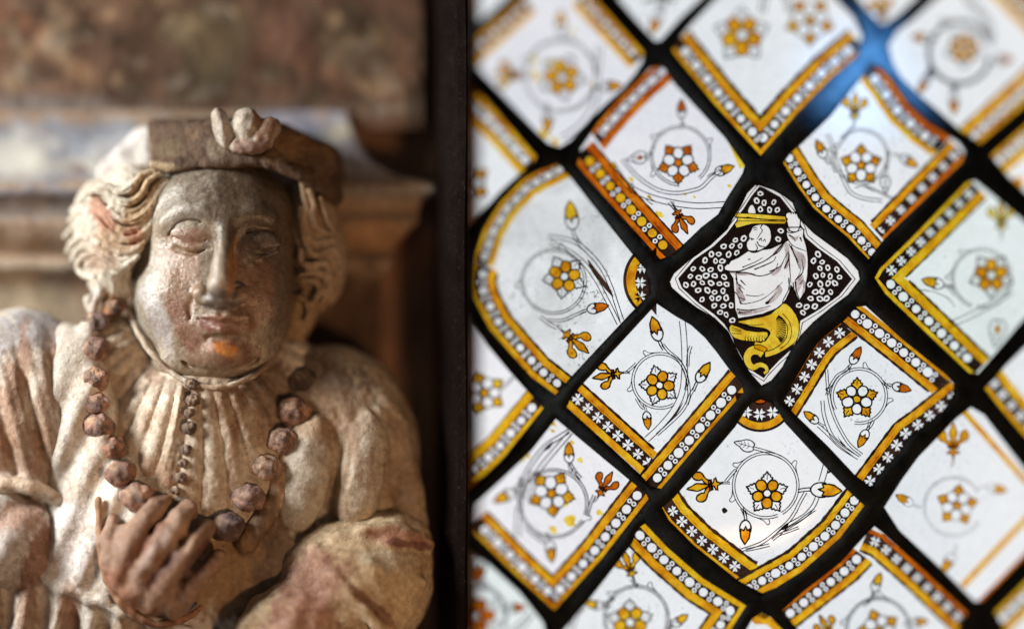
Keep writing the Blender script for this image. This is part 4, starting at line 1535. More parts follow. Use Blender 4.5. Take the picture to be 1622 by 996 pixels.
# ---- face
def face(P):
    X, Y, Z = P
    d = ell(P, (343, 385, -88), (131, 150, 104))
    d = smin(d, ell(P, (338, 482, -72), (130, 112, 98)), 30)
    d = smin(d, ell(P, (344, 538, -44), (84, 60, 60)), 34)
    # flat, broad forehead
    d = smin(d, ell(P, (345, 330, -60), (106, 62, 66)), 26)
    # cheeks
    d = smin(d, ell(P, (268, 466, -28), (40, 44, 34)), 26)
    d = smin(d, ell(P, (412, 472, -30), (36, 44, 32)), 26)
    # sockets
    d = smax(d, -ell(P, (303, 370, 36), (36, 22, 12), -6), 26)
    d = smax(d, -ell(P, (414, 383, 31), (33, 22, 13), 8), 26)
    # brows, only just raised
    d = smin(d, tube(P, [(262, 350, -10), (290, 334, 4), (320, 332, 8), (346, 344, 10)], 3, 5), 34)
    d = smin(d, tube(P, [(372, 346, 10), (400, 338, 6), (430, 346, -4)], 5, 3), 34)
    # eyeballs and lids
    for cx, cy, cz, rz in ((305, 370, 2, 2), (414, 384, -1, 6)):
        d = smin(d, ell(P, (cx, cy, cz), (34, 18, 14), rz), 7)
        lidC = [(cx - 37, cy + 2, cz - 6), (cx - 24, cy - 15, cz + 6), (cx, cy - 21, cz + 11), (cx + 20, cy - 16, cz + 10), (cx + 34, cy - 2, cz + 2)]
        d = smax(d, -tube(P, lidC, 2.0, 2.8), 2.6)
        lidL = [(cx - 31, cy + 5, cz + 1), (cx - 14, cy + 12, cz + 13), (cx + 4, cy + 14, cz + 14), (cx + 20, cy + 11, cz + 11), (cx + 33, cy + 4, cz + 1)]
        d = smax(d, -tube(P, lidL, 1.6, 2.4, r2=1.6), 2)
        bag = [(cx - 28, cy + 15, cz + 1), (cx, cy + 23, cz + 8), (cx + 26, cy + 15, cz + 4)]
        d = smin(d, tube(P, bag, 3.0, 4.0, r2=3.0), 5)
        low = [(cx - 28, cy + 24, cz + 1), (cx, cy + 32, cz + 7), (cx + 26, cy + 24, cz + 5)]
        d = smax(d, -tube(P, low, 1.6, 2.4), 8)
    # nose
    d = smin(d, tube(P, [(358, 336, 4), (356, 376, 22), (353, 414, 38), (350, 446, 50)], 11, 15, r2=19), 10)
    d = smin(d, ell(P, (350, 455, 48), (23, 18, 18)), 8)
    d = smin(d, ell(P, (318, 465, 28), (16, 15, 18)), 5)
    d = smin(d, ell(P, (382, 466, 28), (16, 15, 18)), 5)
    d = smin(d, ell(P, (350, 474, 34), (35, 15, 20)), 6)
    d = smax(d, -ell(P, (335, 486, 42), (6, 3, 6)), 6)
    d = smax(d, -ell(P, (364, 486, 42), (6, 3, 6)), 6)
    # folds from nose to mouth
    d = smax(d, -tube(P, [(308, 466, 26), (300, 486, 22), (302, 506, 18)], 2.0, 2.6), 9)
    d = smax(d, -tube(P, [(392, 468, 26), (404, 488, 22), (404, 508, 16)], 2.0, 2.6), 9)
    # mouth
    d = smin(d, ell(P, (352, 512, 10), (44, 30, 22)), 14)
    d = smin(d, tube(P, [(316, 505, 20), (337, 500, 31), (350, 502, 33), (365, 500, 31), (392, 504, 19)], 3.0, 7, r2=3.0), 4)
    d = smin(d, tube(P, [(324, 512, 21), (350, 521, 32), (384, 511, 20)], 4.0, 8, r2=4.0), 4)
    d = smax(d, -tube(P, [(310, 504, 22), (334, 509, 36), (351, 512, 39), (368, 509, 36), (397, 504, 20)], 1.5, 2.2, r2=1.5), 2.5)
    d = smax(d, -ell(P, (351, 493, 38), (5, 8, 5)), 4)
    d = smax(d, -tube(P, [(330, 534, 26), (352, 537, 30), (376, 533, 24)], 2, 5, r2=2), 8)
    # chin and the roll under it
    d = smin(d, ell(P, (355, 556, 8), (36, 24, 24)), 12)
    d = smin(d, ell(P, (338, 570, -34), (98, 40, 44), -4), 22)
    d = smax(d, -tube(P, [(262, 540, -14), (300, 580, 4), (350, 590, 14), (400, 574, 0), (430, 540, -24)], 0.3, 3, r2=0.3), 8)
    d = d - lump(X, Y, Z, 60, 0.9, 3, 6) - lump(X, Y, Z, 21, 0.18, 12, 6)
    return d


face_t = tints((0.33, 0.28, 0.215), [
    (300, 300, 95, 60, 0, (0.24, 0.222, 0.19), 0.8),  # grey upper forehead, deepened with the painted shade beside it
    (412, 330, 86, 100, 0, (0.12, 0.09, 0.064), 0.9),  # right forehead: shade painted in, together with some real dark varnish
    (446, 440, 38, 100, 0, (0.13, 0.09, 0.064), 0.8),  # shade down the right side of the face, painted into the colour
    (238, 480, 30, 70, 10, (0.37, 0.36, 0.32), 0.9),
    (250, 505, 16, 60, -24, (0.50, 0.49, 0.51), 0.75),
    (290, 440, 36, 60, 8, (0.32, 0.20, 0.135), 0.75),
    (302, 374, 32, 14, 0, (0.33, 0.20, 0.155), 0.7),
    (296, 520, 20, 48, -24, (0.26, 0.13, 0.095), 0.7),
    (352, 512, 40, 15, 4, (0.25, 0.105, 0.08), 0.85),
    (355, 560, 60, 26, 0, (0.26, 0.145, 0.10), 0.7),
    (390, 470, 44, 60, 20, (0.33, 0.19, 0.12), 0.7),
    (350, 476, 34, 18, 10, (0.17, 0.155, 0.15), 0.85),
    (367, 425, 7, 46, 4, (0.50, 0.22, 0.08), 0.6),  # orange glint along the nose, painted as colour
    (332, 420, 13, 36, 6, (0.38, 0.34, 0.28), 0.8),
    (345, 592, 95, 14, 0, (0.27, 0.21, 0.145), 0.7),
    (348, 551, 13, 8, 12, (0.80, 0.29, 0.03), 0.95),  # this and the next three: glint on the chin painted in orange
    (366, 555, 13, 8, -18, (0.92, 0.42, 0.05), 0.95),
    (357, 553, 30, 15, 0, (0.44, 0.18, 0.08), 0.5),
    (357, 550, 4, 5, 0, (0.40, 0.16, 0.06), 0.8),
    (386, 505, 6, 6, 0, (0.55, 0.44, 0.34), 0.8),  # small highlight painted at the mouth corner
])
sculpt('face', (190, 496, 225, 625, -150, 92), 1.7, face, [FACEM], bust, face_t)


# ---- rim of the garment round the jaw
def rim(P):
    X, Y, Z = P
    d = tube(P, [(196, 470, -74), (207, 500, -50), (226, 540, -26), (256, 578, -6), (296, 604, 8), (342, 614, 14), (392, 600, 6), (428, 572, -16), (450, 540, -50)], 4.2, 5.0)
    d = smin(d, tube(P, [(205, 486, -62), (222, 526, -36), (250, 566, -14), (288, 600, 2)], 2.6, 3.0) + 0.0, 3)
    return d - lump(X, Y, Z, 22, 0.5, 4, 6)


sculpt('collar_rim', (180, 470, 455, 632, -110, 34), 2.0, rim, [CARVE], bust, tints((0.60, 0.56, 0.48), [(420, 570, 60, 40, 0, BROWN, 0.8), (250, 580, 14, 22, -40, (0.3, 0.2, 0.15), 0.7), (330, 612, 40, 10, 0, TAN, 0.7)]))


# ---- hair
cH = crop(90, 240, 6.22)
cH2 = crop(90, 380, 6.22)


def zl(x):
    return float(np.interp(x, [100, 130, 160, 200, 240, 270], [-86, -52, -34, -24, -26, -36]))


locksL = [
    (cH, [(960, 190), (850, 225), (780, 300), (700, 370), (600, 390), (500, 340), (440, 350)]),
    (cH, [(1010, 220), (900, 290), (850, 400), (770, 480), (680, 505), (580, 470), (470, 400), (380, 390), (300, 420), (240, 480)]),
    (cH, [(1060, 260), (960, 350), (910, 460), (830, 560), (740, 600), (640, 580), (540, 510), (470, 440)]),
    (cH, [(1090, 290), (1000, 400), (950, 520), (860, 620), (760, 680), (670, 680), (570, 620), (520, 560)]),
    (cH, [(1080, 400), (980, 510), (920, 620), (850, 710), (760, 770), (660, 780), (570, 730), (520, 660), (470, 570), (400, 500), (300, 480), (210, 520), (150, 590)]),
    (cH, [(960, 660), (880, 770), (800, 840), (700, 870), (600, 850), (520, 800), (440, 730), (370, 650), (290, 600), (200, 610), (130, 690)]),
    (cH, [(920, 780), (840, 890), (740, 950), (620, 950), (520, 900), (430, 830), (350, 760), (250, 720), (160, 750), (90, 840)]),
    (cH2, [(860, 20), (780, 90), (660, 120), (560, 90), (450, 40), (340, -20), (240, -30), (150, 30), (110, 110)]),
    (cH2, [(830, 80), (760, 150), (660, 200), (560, 180), (470, 120), (380, 70), (280, 60), (190, 110), (160, 190)]),
    (cH2, [(800, 160), (720, 230), (640, 275), (550, 250), (470, 190), (380, 150), (290, 160), (220, 220), (220, 300), (290, 360), (370, 370)]),
    (cH2, [(700, 270), (600, 320), (530, 290), (450, 240), (360, 220), (310, 260), (330, 310), (400, 330), (470, 310)]),
]


def hairL(P):
    X, Y, Z = P
    d = ell(P, (176, 362, -76), (60, 84, 46), -14)
    d = smin(d, ell(P, (215, 300, -66), (44, 40, 38), 30), 20)
    d = smin(d, ell(P, (172, 440, -62), (34, 46, 34), -10), 16)
    for i, (cf, pts) in enumerate(locksL):
        q = []
        for u_, v_ in pts:
            x_, y_ = cf(u_, v_)
            q.append((x_, y_, zl(x_) + (2 if i % 2 else -1)))
        d = smin(d, tube(P, q, 4.2, 7.6, r2=5.0), 2.2)
        # finer grooves running in the lock
        qq = [(a - 1.0, b + 2.2, c_ + 6.6) for a, b, c_ in q]
        d = smax(d, -tube(P, qq, 0.9, 1.5, r2=0.9), 1.2)
    # curls hanging to the shoulder
    for pts in ([(150, 440, -40), (160, 458, -36), (152, 476, -38), (146, 496, -44)], [(166, 436, -36), (180, 452, -36), (176, 474, -40), (168, 500, -46)],
                [(184, 430, -40), (194, 448, -42), (204, 466, -50)], [(140, 474, -52), (144, 490, -50), (156, 500, -50)], [(188, 400, -40), (200, 420, -44), (200, 450, -54)]):
        d = smin(d, tube(P, pts, 8, 7, r2=5), 3)
    return d - lump(X, Y, Z, 12, 0.35, 8, 6)


sculpt('hair', (92, 285, 240, 520, -130, -8), 1.8, hairL, [CARVE], bust, tints((0.60, 0.58, 0.51), [
    (225, 320, 22, 60, 14, (0.50, 0.36, 0.20), 0.8), (195, 375, 36, 26, 0, (0.48, 0.33, 0.20), 0.75), (160, 340, 16, 30, -35, (0.52, 0.22, 0.13), 0.7),
    (212, 372, 14, 16, 0, (0.48, 0.20, 0.14), 0.6), (162, 412, 30, 20, 0, (0.42, 0.28, 0.19), 0.6), (178, 490, 26, 22, 0, (0.30, 0.17, 0.08), 0.85), (150, 480, 12, 22, 0, (0.62, 0.60, 0.62), 0.7)]))

cR = crop(430, 300, 4.15)
locksR = [
    [(200, -60), (215, 40), (235, 120), (215, 200), (240, 300), (290, 350), (390, 325)],
    [(250, 10), (280, 100), (270, 180), (290, 240), (350, 280), (400, 290)],
    [(190, 120), (200, 230), (225, 350), (265, 420), (330, 430), (400, 390), (440, 440), (430, 560), (380, 680), (325, 735)],
    [(190, 400), (200, 480), (270, 500), (350, 480), (390, 560), (370, 640), (330, 690)],
    [(195, 560), (260, 545), (340, 560), (360, 620), (330, 680)],
    [(200, 600), (280, 600), (320, 650), (290, 720), (260, 760)],
    [(180, 700), (230, 740), (250, 800), (220, 860)],
    [(320, 60), (350, 160), (390, 240), (440, 300)],
]


def hairR(P):
    X, Y, Z = P
    d = ell(P, (498, 378, -90), (44, 114, 46), -3)
    d = smin(d, ell(P, (522, 420, -84), (26, 60, 34), 4), 16)
    d = smin(d, ell(P, (474, 490, -84), (30, 58, 38), 16), 14)
    for i, pts in enumerate(locksR):
        q = [(430 + u_ / 4.15, 300 + v_ / 4.15, -38 - abs(430 + u_ / 4.15 - 490) * 0.34 + (2 if i % 2 else 0)) for u_, v_ in pts]
        d = smin(d, tube(P, q, 4.5, 6.8, r2=3.6), 2.4)
        qq = [(a - 0.8, b + 1.6, c_ + 6.4) for a, b, c_ in q]
        d = smax(d, -tube(P, qq, 0.9, 1.5, r2=0.9), 1.2)
    return d - lump(X, Y, Z, 14, 0.5, 10, 6)


sculpt('hair', (440, 556, 262, 560, -145, -30), 1.8, hairR, [CARVE], bust, tints((0.42, 0.32, 0.22), [
    (490, 330, 20, 50, 0, (0.40, 0.28, 0.18), 0.7), (520, 400, 24, 30, 0, (0.44, 0.36, 0.27), 0.6), (470, 500, 40, 40, 0, (0.32, 0.21, 0.10), 0.7), (474, 460, 5, 6, 0, DKBR, 1)]))

# ---- cap
cap_out = [(234, 192), (270, 188), (335, 186), (400, 188), (455, 198), (500, 216), (540, 240), (546, 285), (534, 322), (508, 300), (478, 276), (440, 262), (380, 256), (310, 262), (252, 272), (240, 262), (236, 230)]


def capf(P):
    X, Y, Z = P
    d2 = poly2(P, cap_out)
    zc = -66 - 0.0016 * (X - 370) ** 2 + 0.10 * (Y - 240)
    dz = np.abs(Z - zc) - 44
    d = smax(d2 + 6, dz, 16) - 4
    # turned-up brim: a roll above and a roll below
    d = smin(d, tube(P, [(244, 262, -34), (300, 262, -22), (370, 256, -18), (440, 264, -24), (490, 288, -40), (532, 318, -66)], 8, 9, r2=7), 18)
    d = smax(d, -tube(P, [(250, 240, -30), (310, 234, -14), (380, 230, -10), (450, 238, -18), (510, 262, -42)], 3, 5, r2=3), 14)
    return d - lump(X, Y, Z, 19, 0.6, 2, 8) - lump(X, Y, Z, 48, 1.6, 14, 8)


sculpt('cap', (222, 560, 174, 340, -130, 16), 2.1, capf, [CAPM], bust, tints((0.13, 0.082, 0.054), [
    (300, 225, 60, 24, 0, (0.20, 0.135, 0.09), 0.6), (270, 235, 26, 16, 0, (0.22, 0.18, 0.11), 0.6), (470, 230, 50, 26, 16, (0.30, 0.18, 0.08), 0.7),
    (500, 262, 34, 22, 10, (0.22, 0.14, 0.08), 0.7), (246, 266, 30, 10, 0, (0.58, 0.48, 0.32), 0.7), (338, 234, 16, 18, -30, (0.36, 0.32, 0.26), 0.5), (440, 250, 20, 12, 0, (0.3, 0.2, 0.1), 0.6)]))
o = sculpt('cap_wing', (130, 262, 166, 310, -156, -56), 2.2,
           lambda P: smax(poly2(P, [(244, 206), (234, 198), (214, 208), (184, 236), (160, 262), (156, 284), (190, 292), (232, 282), (244, 264)]) + 5, np.abs(P[2] + 112 - 0.14 * (P[0] - 200)) - 22, 14) - 5 - lump(P[0], P[1], P[2], 40, 1.6, 2, 8),
           [CARVE], bust, tints((0.66, 0.66, 0.66), [(200, 230, 30, 16, -50, (0.56, 0.56, 0.60), 0.6)]))


def brooch(P):
    X, Y, Z = P
    d = ell(P, (352, 204, -20), (15, 34, 16), -16)
    d = smin(d, ell(P, (390, 198, -16), (23, 28, 18), 8), 7)
    d = smin(d, ell(P, (420, 208, -18), (28, 20, 16), -36), 7)
    d = smin(d, ell(P, (398, 230, -14), (34, 15, 15), -6), 8)
    d = smax(d, -tube(P, [(406, 178, 0), (408, 198, 2), (402, 216, 2)], 2, 3), 6)
    d = smax(d, -tube(P, [(370, 180, -6), (370, 204, -4), (376, 222, -2)], 3, 3), 6)
    return d - lump(X, Y, Z, 16, 0.8, 2, 8)


sculpt('brooch', (328, 460, 156, 256, -46, 20), 1.9, brooch, [CARVE], bust, tints((0.44, 0.41, 0.36), [
    (422, 205, 24, 26, 0, (0.34, 0.21, 0.15), 0.85), (350, 205, 12, 30, 15, (0.50, 0.47, 0.44), 0.7), (398, 232, 34, 12, 0, (0.26, 0.17, 0.14), 0.9), (410, 180, 10, 16, 0, (0.3, 0.13, 0.07), 0.7)]))


# ---- chemise: fine pleats running out of the collar
def chemise(P):
    X, Y, Z = P
    d = ell(P, (312, 730, -60), (150, 176, 84))
    d = smin(d, ell(P, (330, 632, -66), (110, 50, 76)), 30)
    d = smin(d, ell(P, (178, 560, -80), (62, 64, 54)), 26)
    d = smin(d, ell(P, (450, 590, -92), (60, 60, 56)), 26)
    # pleats fan from a point above the throat
    dx, dy = X - 318, Y - 470
    ang = np.arctan2(dx, dy)
    r_ = np.sqrt(dx * dx + dy * dy)
    w_ = np.clip((r_ - 128) / 40, 0, 1)
    pl = np.abs(np.sin(ang * 24.0 + 0.35 * np.sin(r_ * 0.02))) ** 0.8
    d = d - (pl * 6.0 - 3.0) * w_ * np.clip((Z + 90) / 40, 0, 1)
    # cord and placket down the middle
    d = smin(d, tube(P, [(288, 612, 16), (282, 650, 20), (274, 690, 22), (262, 744, 20)], 3.4, 3.0), 2)
    d = smax(d, -tube(P, [(296, 616, 20), (290, 660, 26), (282, 710, 26), (272, 760, 24)], 2.4, 3.2), 3)
    return d - lump(X, Y, Z, 24, 0.7, 5, 8) - lump(X, Y, Z, 9, 0.3, 15, 6)


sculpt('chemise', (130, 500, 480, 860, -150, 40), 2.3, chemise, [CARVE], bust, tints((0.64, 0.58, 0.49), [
    (236, 630, 50, 100, 28, (0.80, 0.73, 0.63), 0.9), (400, 640, 60, 70, -10, (0.40, 0.28, 0.19), 0.75), (430, 620, 60, 40, 0, (0.22, 0.16, 0.12), 0.75),  # lit left whitened and shadowed right browned in the colour
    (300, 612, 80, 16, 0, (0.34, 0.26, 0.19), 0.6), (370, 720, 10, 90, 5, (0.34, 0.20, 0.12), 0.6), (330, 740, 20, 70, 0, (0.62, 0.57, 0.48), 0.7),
    (240, 590, 12, 26, -30, (0.30, 0.19, 0.13), 0.6), (240, 745, 60, 20, 20, (0.46, 0.27, 0.17), 0.6), (390, 700, 12, 60, 10, (0.6, 0.54, 0.44), 0.6),
    (270, 700, 16, 50, 8, (0.5, 0.4, 0.28), 0.4)]))
for (x, y, z, r) in ((306, 634, 20, 12), (300, 654, 24, 9), (300, 678, 25, 12), (294, 712, 26, 10), (290, 733, 26, 8), (285, 756, 25, 10), (304, 608, 14, 10), (278, 776, 23, 8)):
    b_ = 16
    sculpt('button', (x - b_, x + b_, y - b_, y + b_, z - b_, z + b_), 1.8, lambda P: ell(P, (x, y, z), (r, r * 0.85, r * 0.8)) - lump(P[0], P[1], P[2], 8, 1.5, int(y) % 18, 6), [BEADM], bust, tints((0.26, 0.21, 0.17), [(x - 4, y - 3, 6, 5, 0, (0.45, 0.36, 0.26), 0.7)]))


# ---- gown body
def gown(P):
    X, Y, Z = P
    d = ell(P, (210, 860, -56), (150, 190, 84), 8)
    d = smin(d, ell(P, (122, 660, -52), (66, 150, 62), -6), 30)
    d = smin(d, ell(P, (400, 880, -90), (150, 190, 80), -10), 40)
    d = smin(d, ell(P, (10, 990, -64), (130, 110, 64)), 30)
    # front edge beside the bead chain on the figure's right
    d = smin(d, tube(P, [(140, 520, -40), (142, 600, -22), (160, 690, -4), (200, 770, 6), (236, 810, 10)], 18, 20, r2=16), 12)
    d = smin(d, tube(P, [(470, 640, -50), (456, 720, -26), (430, 800, -10), (390, 860, 0)], 14, 18, r2=16), 12)
    # soft folds dropping from the shoulder to the breast
    t = (X * 0.80 + (Y - 500) * 0.36)
    d = d - 5.0 * np.sin(t / 7.5) * np.clip((Y - 560) / 80, 0, 1) * np.clip((240 - X) / 60, 0, 1)
    # belt hem, with pleats below it
    d = smin(d, tube(P, [(10, 900, -60), (60, 915, -26), (130, 945, 2), (200, 972, 14), (300, 1000, 18)], 9, 10), 12)
    low = np.clip((Y - (915 + (X - 60) * 0.38)) / 14, 0, 1)
    d = d + low * (6 + 7 * np.sin(X / 8.0))
    d = smax(d, -tube(P, [(470, 800, 30), (440, 870, 44), (410, 950, 50), (380, 1020, 50)], 22, 44), 20)
    return d - lump(X, Y, Z, 60, 1.8, 2, 8)


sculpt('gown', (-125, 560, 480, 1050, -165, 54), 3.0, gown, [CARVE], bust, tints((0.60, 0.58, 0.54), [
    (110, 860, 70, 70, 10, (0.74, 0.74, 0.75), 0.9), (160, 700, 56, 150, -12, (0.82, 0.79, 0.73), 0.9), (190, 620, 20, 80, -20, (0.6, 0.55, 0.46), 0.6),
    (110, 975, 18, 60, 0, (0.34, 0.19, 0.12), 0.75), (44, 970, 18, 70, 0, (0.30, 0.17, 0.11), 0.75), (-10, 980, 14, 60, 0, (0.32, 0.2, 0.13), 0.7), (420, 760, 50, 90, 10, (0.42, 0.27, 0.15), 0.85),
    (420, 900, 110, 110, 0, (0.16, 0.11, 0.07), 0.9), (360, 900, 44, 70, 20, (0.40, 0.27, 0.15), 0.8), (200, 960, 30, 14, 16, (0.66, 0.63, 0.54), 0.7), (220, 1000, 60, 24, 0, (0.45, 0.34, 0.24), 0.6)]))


# ---- sleeves
def sleeveL(P):
    X, Y, Z = P
    d = ell(P, (40, 640, -70), (124, 152, 78), -8)
    t = X - 0.25 * (Y - 600)
    w_ = np.clip((Y - 530) / 60, 0, 1)
    d = d - w_ * (5.5 * np.sin(t / 8.2) + 2.0 * np.sin(t / 3.9 + 1))
    d = smin(d, tube(P, [(-84, 786, -30), (-40, 776, -14), (20, 768, -14), (56, 774, -12), (92, 792, -20), (112, 806, -40)], 13, 14, r2=8), 16)
    return d - lump(X, Y, Z, 44, 1.6, 6, 8)


sculpt('sleeve', (-112, 205, 470, 880, -155, 34), 3.0, sleeveL, [CARVE], bust, tints((0.58, 0.56, 0.52), [
    (70, 520, 100, 34, -8, (0.36, 0.37, 0.42), 0.8), (20, 640, 24, 110, 10, (0.36, 0.20, 0.12), 0.75), (72, 640, 16, 120, 8, (0.40, 0.26, 0.18), 0.7),
    (46, 640, 8, 90, 8, (0.62, 0.56, 0.48), 0.7), (60, 720, 70, 50, 0, (0.36, 0.22, 0.14), 0.6), (110, 620, 16, 90, 0, (0.66, 0.65, 0.62), 0.8), (60, 772, 120, 10, 8, (0.62, 0.50, 0.38), 0.8)]))


def cuffL(P):
    X, Y, Z = P
    d = ell(P, (0, 858, -44), (96, 86, 66), 22)
    t = (X + 0.9 * (Y - 860))
    d = d - 4.0 * np.sin(t / 15.0)
    return d - lump(X, Y, Z, 50, 1.8, 9, 8)


sculpt('cuff', (-112, 150, 760, 1050, -110, 66), 3.0, cuffL, [CARVE], bust, tints((0.56, 0.54, 0.52), [
    (30, 820, 44, 26, -20, (0.42, 0.25, 0.18), 0.75), (20, 880, 44, 40, -30, (0.58, 0.56, 0.57), 0.7), (60, 880, 18, 70, 22, (0.30, 0.16, 0.11), 0.85), (30, 980, 24, 50, 5, (0.26, 0.14, 0.09), 0.7)]))


def sleeveR(P):
    X, Y, Z = P
    d = ell(P, (560, 700, -88), (102, 150, 78), -12)
    d = smin(d, ell(P, (500, 610, -92), (80, 60, 60), 18), 30)
    d = smin(d, ell(P, (484, 748, -24), (44, 96, 34), 12), 4)
    d = smin(d, ell(P, (574, 740, -26), (40, 104, 34), 10), 4)
    d = smax(d, -tube(P, [(534, 650, -16), (552, 690, -2), (552, 740, 6), (530, 810, 0)], 4, 6), 8)
    d = smin(d, tube(P, [(560, 600, -60), (610, 650, -48), (638, 740, -52), (650, 830, -60)], 20, 28), 8)
    d = smax(d, -tube(P, [(578, 630, -14), (622, 690, -10), (632, 770, -6), (594, 842, 0), (500, 874, 4)], 6, 7), 8)
    d = smax(d, -tube(P, [(436, 700, -30), (430, 760, -10), (444, 830, 0)], 3, 5), 8)
    return d - lump(X, Y, Z, 44, 1.4, 4, 8)


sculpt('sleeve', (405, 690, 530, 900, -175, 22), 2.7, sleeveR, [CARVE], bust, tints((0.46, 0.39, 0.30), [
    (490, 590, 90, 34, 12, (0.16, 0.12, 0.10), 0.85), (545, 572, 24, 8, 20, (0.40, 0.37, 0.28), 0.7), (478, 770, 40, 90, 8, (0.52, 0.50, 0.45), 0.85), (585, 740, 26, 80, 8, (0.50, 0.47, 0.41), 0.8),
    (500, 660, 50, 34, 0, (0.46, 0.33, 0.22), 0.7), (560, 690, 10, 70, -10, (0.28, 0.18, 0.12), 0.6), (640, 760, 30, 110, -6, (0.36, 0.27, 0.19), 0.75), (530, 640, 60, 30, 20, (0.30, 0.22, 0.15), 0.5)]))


def cuffR(P):
    X, Y, Z = P
    d = ell(P, (560, 930, -34), (126, 110, 78), -12)
    d = smin(d, ell(P, (620, 870, -40), (66, 62, 54)), 20)
    d = smin(d, ell(P, (450, 1000, 10), (90, 70, 50), -34), 24)
    for pts, r_ in (([(500, 872, 20), (556, 884, 28), (612, 908, 28), (664, 924, 4)], 9), ([(500, 872, 20), (545, 930, 38), (590, 980, 40), (630, 1030, 30)], 10),
                    ([(530, 856, 8), (590, 838, 8), (640, 846, 0), (676, 862, -20)], 9)):
        d = smin(d, tube(P, pts, r_, r_), 9)
    d = smax(d, -tube(P, [(590, 870, 34), (636, 868, 24), (672, 872, 2)], 4, 5), 8)
    d = smax(d, -tube(P, [(540, 900, 44), (590, 960, 56), (640, 1010, 46)], 5, 7), 10)
    d = smax(d, -tube(P, [(600, 915, 42), (628, 940, 36)], 5, 6), 8)
    return d - lump(X, Y, Z, 40, 1.8, 5, 8)


sculpt('cuff', (340, 705, 800, 1060, -130, 76), 3.0, cuffR, [CARVE], bust, tints((0.50, 0.40, 0.27), [
    (490, 920, 60, 50, -30, (0.40, 0.24, 0.19), 0.85), (470, 990, 60, 40, -20, (0.42, 0.25, 0.20), 0.8), (630, 850, 50, 16, 8, (0.38, 0.20, 0.15), 0.8), (650, 862, 40, 7, 8, (0.16, 0.06, 0.05), 0.8),
    (610, 885, 40, 14, 8, (0.46, 0.42, 0.33), 0.7), (600, 960, 60, 40, 30, (0.54, 0.42, 0.28), 0.7), (590, 960, 60, 8, 42, (0.22, 0.12, 0.08), 0.8)]))


# ---- bead chain
chain = link(bpy.data.objects.new('bead_chain', None), bust)
beads = [(181, 487, -34, 15, (0.22, 0.12, 0.06)), (152, 511, -28, 17, (0.20, 0.14, 0.13)), (150, 553, -12, 19, (0.34, 0.22, 0.17)), (150, 600, 0, 19, (0.36, 0.24, 0.18)), (150, 640, 8, 18, (0.32, 0.21, 0.17)),
         (158, 675, 14, 20, (0.30, 0.20, 0.17)), (177, 709, 20, 18, (0.30, 0.18, 0.13)), (191, 750, 28, 20, (0.26, 0.16, 0.12)), (218, 787, 36, 22, (0.36, 0.25, 0.20)),
         (480, 602, -34, 20, (0.10, 0.08, 0.06)), (466, 652, -16, 22, (0.32, 0.20, 0.15)), (446, 698, -2, 20, (0.34, 0.24, 0.19)), (422, 740, 8, 20, (0.36, 0.27, 0.21)), (394, 788, 20, 21, (0.27, 0.19, 0.17)), (360, 834, 30, 22, (0.14, 0.10, 0.10))]
for i, (x, y, z, r, c_) in enumerate(beads):
    r = r * 1.13
    z = z - 9
    c_ = tuple(1.45 * q_ for q_ in c_)
    b_ = r * 1.4 + 4

    def bf(P, x=x, y=y, z=z, r=r, i=i):
        d = ell(P, (x, y, z), (r * 1.12, r * 0.92, r * 0.9), i * 23 % 40 - 20)
        dx, dy = P[0] - x, P[1] - y
        a_ = np.arctan2(dy, dx) + i
        d = d - 0.7 * np.cos(a_ * 5) * np.clip(np.sqrt(dx * dx + dy * dy) / r, 0, 1)
        return d - lump(P[0], P[1], P[2], 17, 1.3, i, 8) - lump(P[0], P[1], P[2], 8, 0.35, i + 2, 8)
    sculpt('bead', (x - b_, x + b_, y - b_, y + b_, z - b_, z + b_), 1.6, bf, [BEADM], chain,
           tints(c_, [(x - r * 0.4, y - r * 0.4, r * 0.5, r * 0.35, 20, (0.50, 0.42, 0.32), 0.5), (x + 4, y + 5, r * 0.4, r * 0.4, 0, (0.14, 0.09, 0.07), 0.6)]))


# ---- the hand that gathers the chain: palm, four fingers and a thumb, one surface
def hand(P):
    X, Y, Z = P
    d = ell(P, (240, 925, 30), (72, 46, 30), 24)
    d = smin(d, ell(P, (205, 880, 30), (40, 60, 26), 22), 16)
    fg = [  # knuckle, middle joint, end
        [(192, 906, 44), (210, 856, 58), (240, 812, 48), (256, 792, 30)],
        [(216, 934, 46), (242, 880, 66), (278, 830, 58), (298, 808, 36)],
        [(246, 952, 44), (272, 906, 66), (310, 858, 58), (328, 836, 36)],
        [(276, 962, 38), (300, 934, 56), (330, 900, 52), (344, 882, 36)]]
    rad = [(19, 18, 15), (20, 19, 16), (19, 18, 15), (17, 16, 14)]
    for pts, (a, b, c_) in zip(fg, rad):
        d = smin(d, tube(P, [(x_, y_, z_ - 6) for x_, y_, z_ in pts], a, b, r2=c_), 13)
    d = smin(d, tube(P, [(186, 922, 30), (172, 886, 36), (170, 850, 34), (178, 824, 26)], 15, 13, r2=10), 6)
    # knuckle creases
    for (x, y, z) in ((222, 838, 70), (256, 862, 80), (286, 886, 80), (310, 922, 68)):
        d = smax(d, -caps(P, (x - 9, y - 8, z), (x + 9, y + 7, z), 2.0, 2.0), 4)
    # nails
    for (x, y, z) in ((250, 800, 41), (292, 816, 48), (322, 844, 48), (338, 888, 44)):
        d = smin(d, ell(P, (x, y, z), (6, 5, 3), -40), 1.5)
    return d - lump(X, Y, Z, 34, 1.8, 4, 8) - lump(X, Y, Z, 11, 0.3, 14, 8)


